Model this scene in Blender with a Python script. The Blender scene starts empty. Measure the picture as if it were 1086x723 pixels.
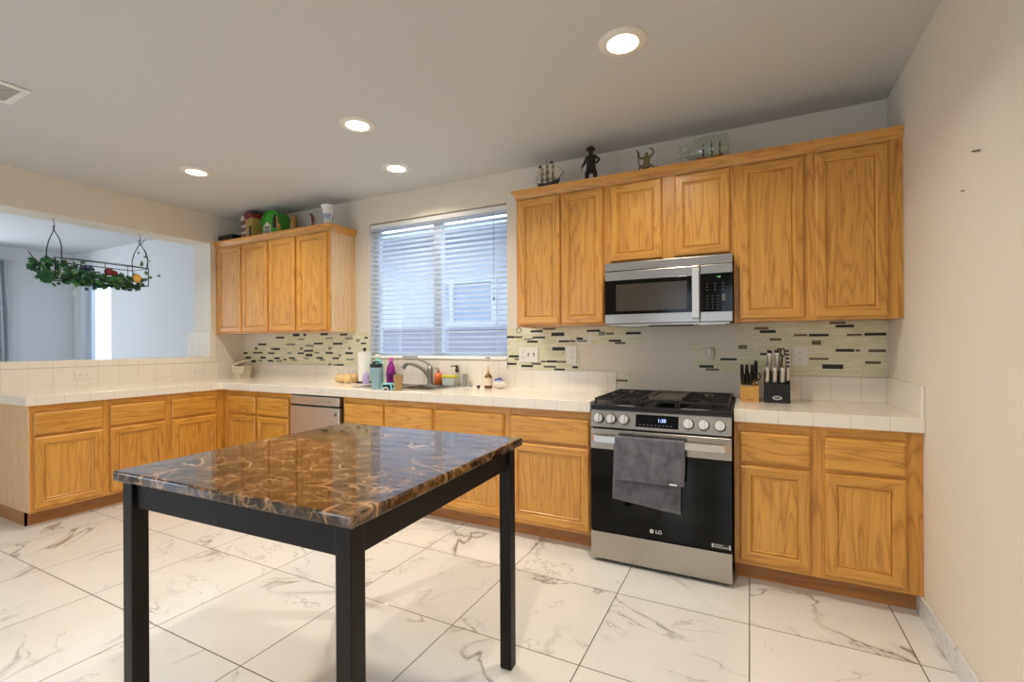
import bpy, bmesh, math, random
from mathutils import Vector, Matrix
R = math.radians
PI = math.pi
SC = bpy.context.scene
COL = SC.collection

# ------------------------------------------------------------------ camera
cam_data = bpy.data.cameras.new('camera')
cam = bpy.data.objects.new('camera', cam_data)
COL.objects.link(cam)
cam_data.sensor_width = 36.0
cam_data.lens = 499.3 * 36.0 / 1086.0
cam_data.shift_x = (543.0 - 542.6) / 1086.0
cam_data.shift_y = (365.2 - 361.5) / 1086.0
cam_data.clip_start = 0.05
TH, ROLL = 0.4688, -0.0052
F_ = Vector((-math.sin(TH), math.cos(TH), 0))
R_ = Vector((math.cos(TH), math.sin(TH), 0))
U_ = Vector((0, 0, 1))
RR = R_ * math.cos(ROLL) + U_ * math.sin(ROLL)
UU = U_ * math.cos(ROLL) - R_ * math.sin(ROLL)
M4 = Matrix.Identity(4)
for i in range(3):
    M4[i][0] = RR[i]; M4[i][1] = UU[i]; M4[i][2] = -F_[i]
M4[2][3] = 1.26
cam.matrix_world = M4
SC.camera = cam

# ------------------------------------------------------------------ world, lights, exposure
SC.view_settings.view_transform = 'Standard'
SC.view_settings.look = 'None'
SC.view_settings.gamma = 1.0
SC.view_settings.use_curve_mapping = False
SC.view_settings.exposure = -0.08
world = bpy.data.worlds.new('sky')
SC.world = world
world.use_nodes = True
wn = world.node_tree.nodes
wn['Background'].inputs[0].default_value = (0.66, 0.81, 1.0, 1)
wn['Background'].inputs[1].default_value = 3.9
try:
    SC.cycles.use_denoising = True
    SC.cycles.denoiser = 'OPENIMAGEDENOISE'
    SC.cycles.max_bounces = 8
    SC.cycles.diffuse_bounces = 5
    SC.cycles.glossy_bounces = 4
    SC.cycles.transmission_bounces = 6
    SC.cycles.transparent_max_bounces = 8
    SC.cycles.caustics_reflective = False
    SC.cycles.caustics_refractive = False
    SC.cycles.sample_clamp_indirect = 6.0
except Exception:
    pass

D, XL, XR, H = 3.362, -5.073, 0.702, 2.647        # back wall, left wall, right wall, ceiling
YB, XF = -3.4, -9.12                               # wall behind the camera, far dining wall

def area(name, loc, rot, sx, sy, power, col):
    l = bpy.data.lights.new(name, 'AREA')
    l.shape = 'RECTANGLE'; l.size = sx; l.size_y = sy; l.energy = power; l.color = col
    o = bpy.data.objects.new(name, l); o.location = loc; o.rotation_euler = rot
    COL.objects.link(o)
    return o
# daylight at unseen glass doors and far dining window, fill at added rear windows
area('patio_daylight', (-3.8, YB - 0.10, 1.25), (R(90), 0, R(180)), 1.8, 2.2, 58, (1.0, 0.98, 0.95))
area('left_sash_fill', (-1.15, YB - 0.10, 1.55), (R(90), 0, R(180)), 0.55, 1.5, 42, (1.0, 0.955, 0.89))
area('right_sash_fill', (-0.25, YB - 0.10, 1.55), (R(90), 0, R(180)), 0.45, 1.5, 38, (1.0, 0.955, 0.89))
area('dining_daylight', (XF - 0.10, 1.70, 1.45), (R(90), 0, R(-90)), 0.85, 1.8, 40, (0.92, 0.96, 1.0))
area('dining_back_fill', (-8.0, YB - 0.10, 1.35), (R(90), 0, R(180)), 1.7, 2.1, 48, (0.93, 0.97, 1.0))

# ------------------------------------------------------------------ helpers
def mat(name):
    m = bpy.data.materials.new(name); m.use_nodes = True
    nt = m.node_tree
    return m, nt, nt.nodes['Principled BSDF']
def N(nt, t, **kw):
    n = nt.nodes.new(t)
    for k, v in kw.items(): setattr(n, k, v)
    return n
def L(nt, a, b): nt.links.new(a, b)
def math_n(nt, op, a, b=None, c=None, clamp=False):
    n = N(nt, 'ShaderNodeMath', operation=op); n.use_clamp = clamp
    for i, v in enumerate((a, b, c)):
        if v is None: continue
        if isinstance(v, (int, float)): n.inputs[i].default_value = v
        else: L(nt, v, n.inputs[i])
    return n.outputs[0]
def mixc(nt, fac, a, b, blend='MIX'):
    n = N(nt, 'ShaderNodeMix', data_type='RGBA', blend_type=blend)
    for i, v in ((0, fac), (6, a), (7, b)):
        if isinstance(v, (int, float)): n.inputs[i].default_value = v
        elif isinstance(v, tuple): n.inputs[i].default_value = (v[0], v[1], v[2], 1)
        else: L(nt, v, n.inputs[i])
    return n.outputs[2]
def srgb(r, g, b):
    f = lambda c: ((c / 255 + 0.055) / 1.055) ** 2.4 if c > 10 else c / 255 / 12.92
    return (f(r), f(g), f(b))
def ramp(nt, fac, stops):
    n = N(nt, 'ShaderNodeValToRGB'); e = n.color_ramp.elements
    while len(e) < len(stops): e.new(0.5)
    for i, (p, c) in enumerate(stops):
        e[i].position = p
        e[i].color = (c[0], c[1], c[2], 1) if isinstance(c, tuple) else (c, c, c, 1)
    L(nt, fac, n.inputs[0])
    return n.outputs[0]
def noise(nt, vec, scale, detail=2, rough=0.5, dist=0.0):
    n = N(nt, 'ShaderNodeTexNoise')
    n.inputs['Scale'].default_value = scale; n.inputs['Detail'].default_value = detail
    n.inputs['Roughness'].default_value = rough; n.inputs['Distortion'].default_value = dist
    if vec is not None: L(nt, vec, n.inputs['Vector'])
    return n.outputs[0]
def bump(nt, bs, h, strength, dist=0.01):
    b = N(nt, 'ShaderNodeBump'); b.inputs['Strength'].default_value = strength
    b.inputs['Distance'].default_value = dist
    L(nt, h, b.inputs['Height']); L(nt, b.outputs[0], bs.inputs['Normal'])
def mapping(nt, vec, scale=(1, 1, 1), loc=(0, 0, 0), rot=(0, 0, 0)):
    m = N(nt, 'ShaderNodeMapping')
    m.inputs['Scale'].default_value = scale; m.inputs['Location'].default_value = loc
    m.inputs['Rotation'].default_value = rot
    L(nt, vec, m.inputs['Vector'])
    return m.outputs[0]
def objvec(nt):
    tc = N(nt, 'ShaderNodeTexCoord'); oi = N(nt, 'ShaderNodeObjectInfo')
    r = math_n(nt, 'MULTIPLY', oi.outputs['Random'], 13.0)
    a = N(nt, 'ShaderNodeVectorMath', operation='ADD')
    L(nt, tc.outputs['Object'], a.inputs[0]); L(nt, r, a.inputs[1])
    return a.outputs[0]
def plain(name, col, rough=0.5, metal=0.0, **kw):
    m, nt, b = mat(name)
    v = objvec(nt)
    n = noise(nt, v, 35, 3)
    c = mixc(nt, math_n(nt, 'MULTIPLY', n, 0.22), col, tuple(x * 0.72 for x in col))
    L(nt, c, b.inputs['Base Color'])
    b.inputs['Roughness'].default_value = rough; b.inputs['Metallic'].default_value = metal
    for k, x in kw.items(): b.inputs[k].default_value = x
    return m

# ------------------------------------------------------------------ materials
def paint(name, col, bs_=0.25, sc=160):
    m, nt, b = mat(name)
    g = N(nt, 'ShaderNodeNewGeometry')
    n1 = noise(nt, g.outputs['Position'], sc, 3)
    n2 = noise(nt, g.outputs['Position'], 1.3, 2)
    L(nt, mixc(nt, math_n(nt, 'MULTIPLY', n2, 0.16), col, tuple(x * 0.9 for x in col)), b.inputs['Base Color'])
    b.inputs['Roughness'].default_value = 0.75
    bump(nt, b, n1, bs_, 0.0025)
    return m
M = {}
M['wall'] = paint('wall_paint', (0.77, 0.71, 0.61))
M['wall_white'] = paint('dining_wall_paint', (0.74, 0.745, 0.75))
M['ceiling'] = paint('ceiling_paint', (0.62, 0.625, 0.625), 0.35, 110)

def floor_mat():
    m, nt, b = mat('marble_floor_tile')
    g = N(nt, 'ShaderNodeNewGeometry')
    sp = N(nt, 'ShaderNodeSeparateXYZ'); L(nt, g.outputs['Position'], sp.inputs[0])
    P = 0.5965
    ux = math_n(nt, 'DIVIDE', math_n(nt, 'ADD', sp.outputs[0], 0.008 + P * 40), P)
    uy = math_n(nt, 'DIVIDE', math_n(nt, 'ADD', sp.outputs[1], -1.765 + P * 40), P)
    fx, fy = math_n(nt, 'FRACT', ux), math_n(nt, 'FRACT', uy)
    dx = math_n(nt, 'ABSOLUTE', math_n(nt, 'SUBTRACT', fx, 0.5)); dy = math_n(nt, 'ABSOLUTE', math_n(nt, 'SUBTRACT', fy, 0.5))
    mx = math_n(nt, 'MAXIMUM', dx, dy)
    grout = math_n(nt, 'GREATER_THAN', mx, 0.5 - 0.0022 / P)
    ix, iy = math_n(nt, 'FLOOR', ux), math_n(nt, 'FLOOR', uy)
    cb = N(nt, 'ShaderNodeCombineXYZ'); L(nt, ix, cb.inputs[0]); L(nt, iy, cb.inputs[1])
    wnz = N(nt, 'ShaderNodeTexWhiteNoise', noise_dimensions='2D'); L(nt, cb.outputs[0], wnz.inputs['Vector'])
    off = N(nt, 'ShaderNodeVectorMath', operation='SCALE'); L(nt, wnz.outputs['Color'], off.inputs[0]); off.inputs['Scale'].default_value = 30
    loc = N(nt, 'ShaderNodeVectorRotate', rotation_type='Z_AXIS'); L(nt, g.outputs['Position'], loc.inputs['Vector'])
    L(nt, math_n(nt, 'MULTIPLY', wnz.outputs['Value'], 6.28), loc.inputs['Angle'])
    ad = N(nt, 'ShaderNodeVectorMath', operation='ADD'); L(nt, loc.outputs[0], ad.inputs[0]); L(nt, off.outputs[0], ad.inputs[1])
    v = ad.outputs[0]
    def vein(scale, width, det, dist, offs, strength, mscale, mlo, mhi):
        vv = mapping(nt, v, (1, 0.55, 1), (offs, offs * 2, offs * 3))
        n = noise(nt, vv, scale, det, 0.55, dist)
        d = math_n(nt, 'ABSOLUTE', math_n(nt, 'SUBTRACT', n, 0.5))
        ln = math_n(nt, 'SUBTRACT', 1.0, math_n(nt, 'DIVIDE', d, width), clamp=True)
        ln = math_n(nt, 'POWER', ln, 1.4)
        mk = noise(nt, mapping(nt, v, (1, 1, 1), (offs * 5, 1, 2)), mscale, 2)
        mk = math_n(nt, 'DIVIDE', math_n(nt, 'SUBTRACT', mk, mlo), mhi - mlo, clamp=True)
        return math_n(nt, 'MULTIPLY', math_n(nt, 'MULTIPLY', ln, mk), strength)
    a = vein(1.15, 0.010, 8, 0.9, 1.3, 0.85, 1.6, 0.45, 0.55)
    c = vein(2.6, 0.009, 7, 0.8, 5.1, 0.5, 2.2, 0.49, 0.58)
    e = vein(1.15, 0.035, 8, 0.9, 1.3, 0.30, 1.8, 0.48, 0.60)
    tot = math_n(nt, 'ADD', math_n(nt, 'MAXIMUM', a, c), e, clamp=True)
    cloud = noise(nt, v, 2.2, 3)
    base = mixc(nt, cloud, srgb(218, 217, 214), srgb(232, 231, 229))
    col = mixc(nt, tot, base, srgb(142, 134, 126))
    col = mixc(nt, grout, col, srgb(72, 64, 56))
    L(nt, col, b.inputs['Base Color'])
    L(nt, math_n(nt, 'ADD', math_n(nt, 'MULTIPLY', grout, 0.5), 0.09), b.inputs['Roughness'])
    b.inputs['IOR'].default_value = 1.5
    hb = math_n(nt, 'SUBTRACT', 1.0, grout)
    bump(nt, b, hb, 0.25, 0.002)
    return m
M['floor'] = floor_mat()

def skirt_mat():
    m, nt, b = mat('marble_skirting')
    g = N(nt, 'ShaderNodeNewGeometry')
    n = noise(nt, g.outputs['Position'], 7, 6, 0.6, 1.0)
    d = math_n(nt, 'ABSOLUTE', math_n(nt, 'SUBTRACT', n, 0.5))
    ln = math_n(nt, 'SUBTRACT', 1.0, math_n(nt, 'DIVIDE', d, 0.015), clamp=True)
    L(nt, mixc(nt, math_n(nt, 'MULTIPLY', ln, 0.6), srgb(216, 218, 220), srgb(130, 132, 136)), b.inputs['Base Color'])
    b.inputs['Roughness'].default_value = 0.2
    return m
M['skirting'] = skirt_mat()

def oak(name, axis, light, dark, rough=0.33):
    # grain runs along the axis: 0 = x, 2 = z
    m, nt, b = mat(name)
    v = objvec(nt)
    s = [9.0, 9.0, 9.0]; s[axis] = 0.85
    big = noise(nt, mapping(nt, v, tuple(s)), 1.0, 2, 0.45, 0.3)
    rings = math_n(nt, 'FRACT', math_n(nt, 'MULTIPLY', big, 13.0))
    tri = math_n(nt, 'ABSOLUTE', math_n(nt, 'SUBTRACT', math_n(nt, 'MULTIPLY', rings, 2.0), 1.0))
    line = math_n(nt, 'POWER', tri, 3.0)
    s2 = [220.0, 220.0, 220.0]; s2[axis] = 6.0
    fine = noise(nt, mapping(nt, v, tuple(s2)), 1.0, 3, 0.6)
    s3 = [45.0, 45.0, 45.0]; s3[axis] = 2.0
    mid = noise(nt, mapping(nt, v, tuple(s3)), 1.0, 2, 0.5)
    f = math_n(nt, 'ADD', math_n(nt, 'MULTIPLY', line, 0.60), math_n(nt, 'MULTIPLY', math_n(nt, 'SUBTRACT', fine, 0.4), 0.9))
    f = math_n(nt, 'ADD', f, math_n(nt, 'MULTIPLY', math_n(nt, 'SUBTRACT', mid, 0.5), 0.9), clamp=True)
    oi = N(nt, 'ShaderNodeObjectInfo')
    col = mixc(nt, f, light, dark)
    col = mixc(nt, math_n(nt, 'MULTIPLY', oi.outputs['Random'], 0.16), col, tuple(x * 0.8 for x in dark))
    L(nt, col, b.inputs['Base Color'])
    b.inputs['Roughness'].default_value = rough
    b.inputs['Coat Weight'].default_value = 0.25; b.inputs['Coat Roughness'].default_value = 0.25
    bump(nt, b, fine, 0.08, 0.001)
    return m
OL, OD = srgb(222, 160, 70), srgb(168, 104, 28)
M['oak_v'] = oak('golden_oak_vertical_grain', 2, OL, OD)
M['oak_h'] = oak('golden_oak_horizontal_grain', 0, OL, OD)
M['oak_toe'] = oak('oak_toe_board', 0, srgb(178, 122, 64), srgb(140, 88, 40), 0.5)
M['oak_side'] = oak('lightened_oak_end_panel', 2, srgb(230, 196, 150), srgb(206, 164, 110), 0.45)  # oak lightened to carry the whitish reflection on a cabinet side

def tile_mat():
    m, nt, b = mat('white_counter_tile')
    g = N(nt, 'ShaderNodeNewGeometry')
    sp = N(nt, 'ShaderNodeSeparateXYZ'); L(nt, g.outputs['Position'], sp.inputs[0])
    sn = N(nt, 'ShaderNodeSeparateXYZ'); L(nt, g.outputs['True Normal'], sn.inputs[0])
    def lines(co, off):
        u = math_n(nt, 'FRACT', math_n(nt, 'DIVIDE', math_n(nt, 'ADD', co, 30 * 0.1495 - off), 0.1495))
        return math_n(nt, 'GREATER_THAN', math_n(nt, 'ABSOLUTE', math_n(nt, 'SUBTRACT', u, 0.5)), 0.5 - 0.0016 / 0.1495)
    lx = math_n(nt, 'MULTIPLY', lines(sp.outputs[0], 0.425), math_n(nt, 'LESS_THAN', math_n(nt, 'ABSOLUTE', sn.outputs[0]), 0.5))
    ly = math_n(nt, 'MULTIPLY', lines(sp.outputs[1], 1.582), math_n(nt, 'LESS_THAN', math_n(nt, 'ABSOLUTE', sn.outputs[1]), 0.5))
    k = math_n(nt, 'MAXIMUM', lx, ly)
    n = noise(nt, g.outputs['Position'], 5, 2)
    base = mixc(nt, n, srgb(232, 224, 211), srgb(239, 232, 221))
    L(nt, mixc(nt, math_n(nt, 'MULTIPLY', k, 0.5), base, srgb(184, 172, 156)), b.inputs['Base Color'])
    b.inputs['Roughness'].default_value = 0.16
    bump(nt, b, math_n(nt, 'SUBTRACT', 1.0, k), 0.3, 0.002)
    return m
M['tile'] = tile_mat()

def mosaic_mat():
    m, nt, b = mat('pale_stone_mosaic')
    g = N(nt, 'ShaderNodeNewGeometry')
    p = g.outputs['Position']
    sp = N(nt, 'ShaderNodeSeparateXYZ'); L(nt, p, sp.inputs[0])
    row = math_n(nt, 'FLOOR', math_n(nt, 'MULTIPLY', sp.outputs[2], 62.0))
    rw = N(nt, 'ShaderNodeTexWhiteNoise', noise_dimensions='1D'); L(nt, row, rw.inputs['W'])
    cx = math_n(nt, 'FLOOR', math_n(nt, 'ADD', math_n(nt, 'MULTIPLY', sp.outputs[0], 9.0), math_n(nt, 'MULTIPLY', rw.outputs['Value'], 9.0)))
    cb = N(nt, 'ShaderNodeCombineXYZ'); L(nt, cx, cb.inputs[0]); L(nt, row, cb.inputs[1])
    tn = N(nt, 'ShaderNodeTexWhiteNoise', noise_dimensions='2D'); L(nt, cb.outputs[0], tn.inputs['Vector'])
    n = noise(nt, mapping(nt, p, (9, 9, 60)), 1.0, 5, 0.6, 1.2)
    d = math_n(nt, 'ABSOLUTE', math_n(nt, 'SUBTRACT', n, 0.5))
    vein = math_n(nt, 'MULTIPLY', math_n(nt, 'SUBTRACT', 1.0, math_n(nt, 'DIVIDE', d, 0.025), clamp=True), 0.35)
    col = ramp(nt, math_n(nt, 'ADD', math_n(nt, 'MULTIPLY', tn.outputs['Value'], 0.6), math_n(nt, 'MULTIPLY', n, 0.4)),
               [(0.1, srgb(230, 226, 202)), (0.45, srgb(219, 215, 176)), (0.7, srgb(230, 226, 204)), (1.0, srgb(234, 231, 216))])
    fz = math_n(nt, 'FRACT', math_n(nt, 'MULTIPLY', sp.outputs[2], 62.0))
    ed = math_n(nt, 'MULTIPLY', math_n(nt, 'LESS_THAN', fz, 0.10), 0.35)
    col = mixc(nt, math_n(nt, 'MAXIMUM', vein, ed), col, srgb(158, 156, 118))
    L(nt, col, b.inputs['Base Color'])
    b.inputs['Roughness'].default_value = 0.35
    bump(nt, b, tn.outputs['Value'], 0.2, 0.001)
    return m
M['mosaic'] = mosaic_mat()
M['strip_black'] = plain('black_glass_strip', srgb(30, 29, 26), 0.5)
M['strip_brown'] = plain('brown_stone_strip', srgb(104, 90, 68), 0.4)
M['strip_grey'] = plain('grey_glass_strip', srgb(128, 134, 122), 0.3)
M['strip_green'] = plain('grey_green_strip', srgb(120, 126, 96), 0.3)

def table_marble():
    m, nt, b = mat('dark_brown_marble')
    v = N(nt, 'ShaderNodeTexCoord').outputs['Object']
    w = noise(nt, v, 3.0, 4, 0.6)
    wv = N(nt, 'ShaderNodeVectorMath', operation='SCALE'); 
    nz = N(nt, 'ShaderNodeTexNoise'); nz.inputs['Scale'].default_value = 4.5; nz.inputs['Detail'].default_value = 4
    L(nt, v, nz.inputs['Vector'])
    L(nt, nz.outputs['Color'], wv.inputs[0]); wv.inputs['Scale'].default_value = 0.22
    ad = N(nt, 'ShaderNodeVectorMath', operation='ADD'); L(nt, v, ad.inputs[0]); L(nt, wv.outputs[0], ad.inputs[1])
    def crack(sc, width):
        vo = N(nt, 'ShaderNodeTexVoronoi', feature='DISTANCE_TO_EDGE'); vo.inputs['Scale'].default_value = sc
        L(nt, mapping(nt, ad.outputs[0], (1, 1.5, 1)), vo.inputs['Vector'])
        return math_n(nt, 'SUBTRACT', 1.0, math_n(nt, 'DIVIDE', vo.outputs['Distance'], width), clamp=True)
    c1 = math_n(nt, 'MULTIPLY', crack(9, 0.07), math_n(nt, 'MULTIPLY', math_n(nt, 'SUBTRACT', noise(nt, v, 8, 3), 0.42), 3.2, clamp=True))
    c2 = math_n(nt, 'MULTIPLY', crack(30, 0.12), math_n(nt, 'MULTIPLY', math_n(nt, 'SUBTRACT', noise(nt, v, 14, 3), 0.46), 2.6, clamp=True))
    k = math_n(nt, 'MULTIPLY', math_n(nt, 'MAXIMUM', c1, c2), 1.35, clamp=True)
    base = ramp(nt, noise(nt, mapping(nt, ad.outputs[0], (1, 1.6, 1)), 19, 7, 0.7), [(0.38, srgb(20, 14, 10)), (0.54, srgb(70, 48, 31)), (0.70, srgb(150, 108, 68))])
    L(nt, mixc(nt, math_n(nt, 'MULTIPLY', k, 0.72), base, srgb(196, 156, 114)), b.inputs['Base Color'])
    b.inputs['Roughness'].default_value = 0.04
    b.inputs['IOR'].default_value = 1.72
    b.inputs['Coat Weight'].default_value = 0.0; b.inputs['Coat Roughness'].default_value = 0.03
    return m
M['table_marble'] = table_marble()
M['espresso'] = plain('espresso_wood', srgb(22, 16, 12), 0.45, 0.0, **{'Specular IOR Level': 0.28})

def steel_mat(name, col, rough, sx=(1, 1, 90)):
    m, nt, b = mat(name)
    n = noise(nt, mapping(nt, N(nt, 'ShaderNodeTexCoord').outputs['Object'], sx), 12, 3)
    L(nt, math_n(nt, 'ADD', math_n(nt, 'MULTIPLY', n, 0.04), rough - 0.02), b.inputs['Roughness'])
    b.inputs['Base Color'].default_value = (*col, 1); b.inputs['Metallic'].default_value = 1.0
    return m
M['steel'] = steel_mat('brushed_steel', (0.46, 0.42, 0.37), 0.25)
M['steel_light'] = steel_mat('satin_steel', (0.70, 0.68, 0.65), 0.38)
M['chrome'] = steel_mat('chrome', (0.75, 0.75, 0.76), 0.14)
M['faucet'] = steel_mat('brushed_nickel', (0.36, 0.345, 0.32), 0.32)
M['black_glass'] = plain('black_glass', srgb(8, 9, 8), 0.08, 0.0, **{'Specular IOR Level': 0.22})
M['mw_glass'] = plain('microwave_window_mesh', srgb(62, 54, 46), 0.18)
M['black'] = plain('black_enamel', srgb(14, 14, 14), 0.35)
M['iron'] = plain('cast_iron', srgb(20, 20, 20), 0.5)
M['griddle'] = plain('griddle_plate', srgb(74, 64, 54), 0.42, 0.0)
M['white_plastic'] = plain('white_plastic', srgb(235, 232, 224), 0.35)
M['slot'] = plain('dark_slot', srgb(90, 86, 80), 0.6)
M['white'] = plain('white_metal', srgb(236, 236, 234), 0.4)
M['frame'] = plain('vinyl_window_frame', srgb(224, 230, 236), 0.45)
M['blind'] = plain('white_blind_slat', srgb(228, 232, 238), 0.5)
def _translucent(m, w):
    nt = m.node_tree; b = nt.nodes['Principled BSDF']; out = nt.nodes['Material Output']
    t = N(nt, 'ShaderNodeBsdfTranslucent'); t.inputs[0].default_value = (0.85, 0.88, 0.92, 1)
    mx = N(nt, 'ShaderNodeMixShader'); mx.inputs[0].default_value = w
    L(nt, b.outputs[0], mx.inputs[1]); L(nt, t.outputs[0], mx.inputs[2]); L(nt, mx.outputs[0], out.inputs[0])
_translucent(M['blind'], 0.72)
def glass_mat(name, tint=(1, 1, 1), rough=0.0, mixv=0.88):
    m, nt, b = mat(name)
    nt.nodes.remove(b)
    tr = N(nt, 'ShaderNodeBsdfTransparent'); tr.inputs[0].default_value = (*tint, 1)
    gl = N(nt, 'ShaderNodeBsdfGlossy'); gl.inputs['Roughness'].default_value = rough + 0.02
    fr = N(nt, 'ShaderNodeFresnel'); fr.inputs[0].default_value = 1.45
    ge = N(nt, 'ShaderNodeNewGeometry')
    front = math_n(nt, 'SUBTRACT', 1.0, ge.outputs['Backfacing'])
    f = math_n(nt, 'MULTIPLY', math_n(nt, 'ADD', fr.outputs[0], (1 - mixv) * 0.3, clamp=True), front)
    mx = N(nt, 'ShaderNodeMixShader'); L(nt, f, mx.inputs[0]); L(nt, tr.outputs[0], mx.inputs[1]); L(nt, gl.outputs[0], mx.inputs[2])
    L(nt, mx.outputs[0], nt.nodes['Material Output'].inputs[0])
    return m
M['glass'] = glass_mat('window_glass')
M['bottle_glass'] = glass_mat('clear_green_glass', (0.86, 0.90, 0.84), 0.0, 0.7)
M['clear_plastic'] = glass_mat('clear_plastic', (0.88, 0.92, 0.93), 0.1, 0.5)
def emit(name, col, st):
    m, nt, b = mat(name)
    b.inputs['Emission Color'].default_value = (*col, 1); b.inputs['Emission Strength'].default_value = st
    b.inputs['Base Color'].default_value = (*col, 1)
    return m
M['bulb'] = emit('lit_lamp_lens', (1.0, 0.90, 0.74), 9.0)
M['led_blue'] = emit('blue_display_digits', (0.35, 0.45, 1.0), 2.2)
M['led_green'] = emit('green_display_digits', (0.25, 0.9, 0.35), 0.6)
M['print_white'] = plain('white_print', srgb(205, 205, 205), 0.5)
M['print_dim'] = plain('dim_print', srgb(105, 105, 100), 0.5)
M['print_grey'] = plain('grey_print', srgb(120, 120, 122), 0.5)

# ------------------------------------------------------------------ mesh builder
class MB:
    def __init__(s): s.bm = bmesh.new(); s.mi = 0
    def _f(s, vs, mi=None):
        try:
            f = s.bm.faces.new(vs); f.material_index = s.mi if mi is None else mi; return f
        except ValueError: return None
    def box(s, x0, x1, y0, y1, z0, z1, mi=None):
        x0, x1 = min(x0, x1), max(x0, x1); y0, y1 = min(y0, y1), max(y0, y1); z0, z1 = min(z0, z1), max(z0, z1)
        v = [s.bm.verts.new(p) for p in ((x0,y0,z0),(x1,y0,z0),(x1,y1,z0),(x0,y1,z0),(x0,y0,z1),(x1,y0,z1),(x1,y1,z1),(x0,y1,z1))]
        for q in ((0,3,2,1),(4,5,6,7),(0,1,5,4),(1,2,6,5),(2,3,7,6),(3,0,4,7)): s._f([v[i] for i in q], mi)
        return s
    def hexa(s, pts, mi=None):
        v = [s.bm.verts.new(p) for p in pts]
        for q in ((0,3,2,1),(4,5,6,7),(0,1,5,4),(1,2,6,5),(2,3,7,6),(3,0,4,7)): s._f([v[i] for i in q], mi)
        return s
    def obox(s, c, ax, ay, az, mi=None):      # centre + half axes
        c, ax, ay, az = Vector(c), Vector(ax), Vector(ay), Vector(az)
        return s.hexa([c-ax-ay-az, c+ax-ay-az, c+ax+ay-az, c-ax+ay-az, c-ax-ay+az, c+ax-ay+az, c+ax+ay+az, c-ax+ay+az], mi)
    def prism(s, poly, y0, y1, plane='xz', mi=None):   # polygon extruded along the missing axis
        def P(a, b, t): return {'xz': (a, t, b), 'xy': (a, b, t), 'yz': (t, a, b)}[plane]
        a = [s.bm.verts.new(P(*p, y0)) for p in poly]; b = [s.bm.verts.new(P(*p, y1)) for p in poly]
        n = len(poly)
        s._f(a, mi); s._f(b[::-1], mi)
        for i in range(n): s._f([a[i], b[i], b[(i+1) % n], a[(i+1) % n]], mi)
        return s
    def frame(s, d):
        d = Vector(d).normalized(); up = Vector((0,0,1)) if abs(d.z) < 0.95 else Vector((1,0,0))
        a = d.cross(up).normalized(); return a, d.cross(a).normalized()
    def tube(s, pts, r, seg=8, caps=True, mi=None, closed=False):
        pts = [Vector(p) for p in pts]; n = len(pts)
        rs = r if isinstance(r, (list, tuple)) else [r] * n
        rings = []; pa = None
        for i, p in enumerate(pts):
            if closed: d = pts[(i+1) % n] - pts[i-1]
            else: d = pts[min(i+1, n-1)] - pts[max(i-1, 0)]
            if d.length < 1e-9: d = Vector((0,0,1))
            d.normalize()
            if pa is None: a, b = s.frame(d)
            else:
                a = (pa - d * pa.dot(d))
                a = a.normalized() if a.length > 1e-6 else s.frame(d)[0]
                b = d.cross(a).normalized()
            pa = a
            rings.append([s.bm.verts.new(p + (a*math.cos(2*PI*k/seg) + b*math.sin(2*PI*k/seg)) * rs[i]) for k in range(seg)])
        m = n if closed else n - 1
        for i in range(m):
            A, B = rings[i], rings[(i+1) % n]
            for k in range(seg): s._f([A[k], A[(k+1) % seg], B[(k+1) % seg], B[k]], mi)
        if caps and not closed: s._f(rings[0][::-1], mi); s._f(rings[-1], mi)
        return s
    def lathe(s, prof, c=(0,0,0), axis='z', seg=20, mi=None, ang=2*PI):
        c = Vector(c); rings = []
        for r, h in prof:
            ring = []
            for k in range(seg):
                t = ang * k / seg; a, b = r*math.cos(t), r*math.sin(t)
                p = {'z': (a, b, h), 'y': (a, h, b), 'x': (h, a, b)}[axis]
                ring.append(s.bm.verts.new(c + Vector(p)))
            rings.append(ring)
        for i in range(len(rings) - 1):
            A, B = rings[i], rings[i+1]
            for k in range(seg): s._f([A[k], A[(k+1) % seg], B[(k+1) % seg], B[k]], mi)
        s._f(rings[0][::-1], mi); s._f(rings[-1], mi)
        return s
    def ball(s, c, r, seg=12, rings=8, sc=(1,1,1), mi=None):
        pr = []
        for i in range(rings + 1):
            t = PI * i / rings
            pr.append((max(math.sin(t), 0.02) * r, -math.cos(t) * r))
        n0 = len(s.bm.verts); s.lathe(pr, (0,0,0), 'z', seg, mi)
        s.bm.verts.ensure_lookup_table()
        for v in s.bm.verts[n0:]: v.co = Vector((v.co.x*sc[0], v.co.y*sc[1], v.co.z*sc[2])) + Vector(c)
        return s
    def quad(s, pts, mi=None): s._f([s.bm.verts.new(p) for p in pts], mi); return s
    def xform(s, m):
        for v in s.bm.verts: v.co = m @ v.co
        return s
    def build(s, name, mats, parent=None, smooth=False, bev=0.0, seg=2, loc=None, solid=0.0):
        bm = s.bm
        bmesh.ops.recalc_face_normals(bm, faces=bm.faces)
        me = bpy.data.meshes.new(name); bm.to_mesh(me); bm.free()
        for m in (mats if isinstance(mats, (list, tuple)) else [mats]): me.materials.append(M[m] if isinstance(m, str) else m)
        if smooth:
            for p in me.polygons: p.use_smooth = True
            if hasattr(me, 'set_sharp_from_angle'):
                try: me.set_sharp_from_angle(angle=R(smooth if smooth is not True else 40))
                except Exception: pass
        o = bpy.data.objects.new(name, me); COL.objects.link(o)
        if parent is not None: o.parent = parent
        if loc is not None: o.location = loc
        if solid:
            md = o.modifiers.new('thickness', 'SOLIDIFY'); md.thickness = solid; md.offset = 0
        if bev:
            md = o.modifiers.new('bevel', 'BEVEL'); md.width = bev; md.segments = seg; md.limit_method = 'ANGLE'; md.angle_limit = R(40)
        return o
def tag(o, label=None, cat=None, group=None, kind=None):
    if label: o['label'] = label
    if cat: o['category'] = cat
    if group: o['group'] = group
    if kind: o['kind'] = kind
    return o
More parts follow.
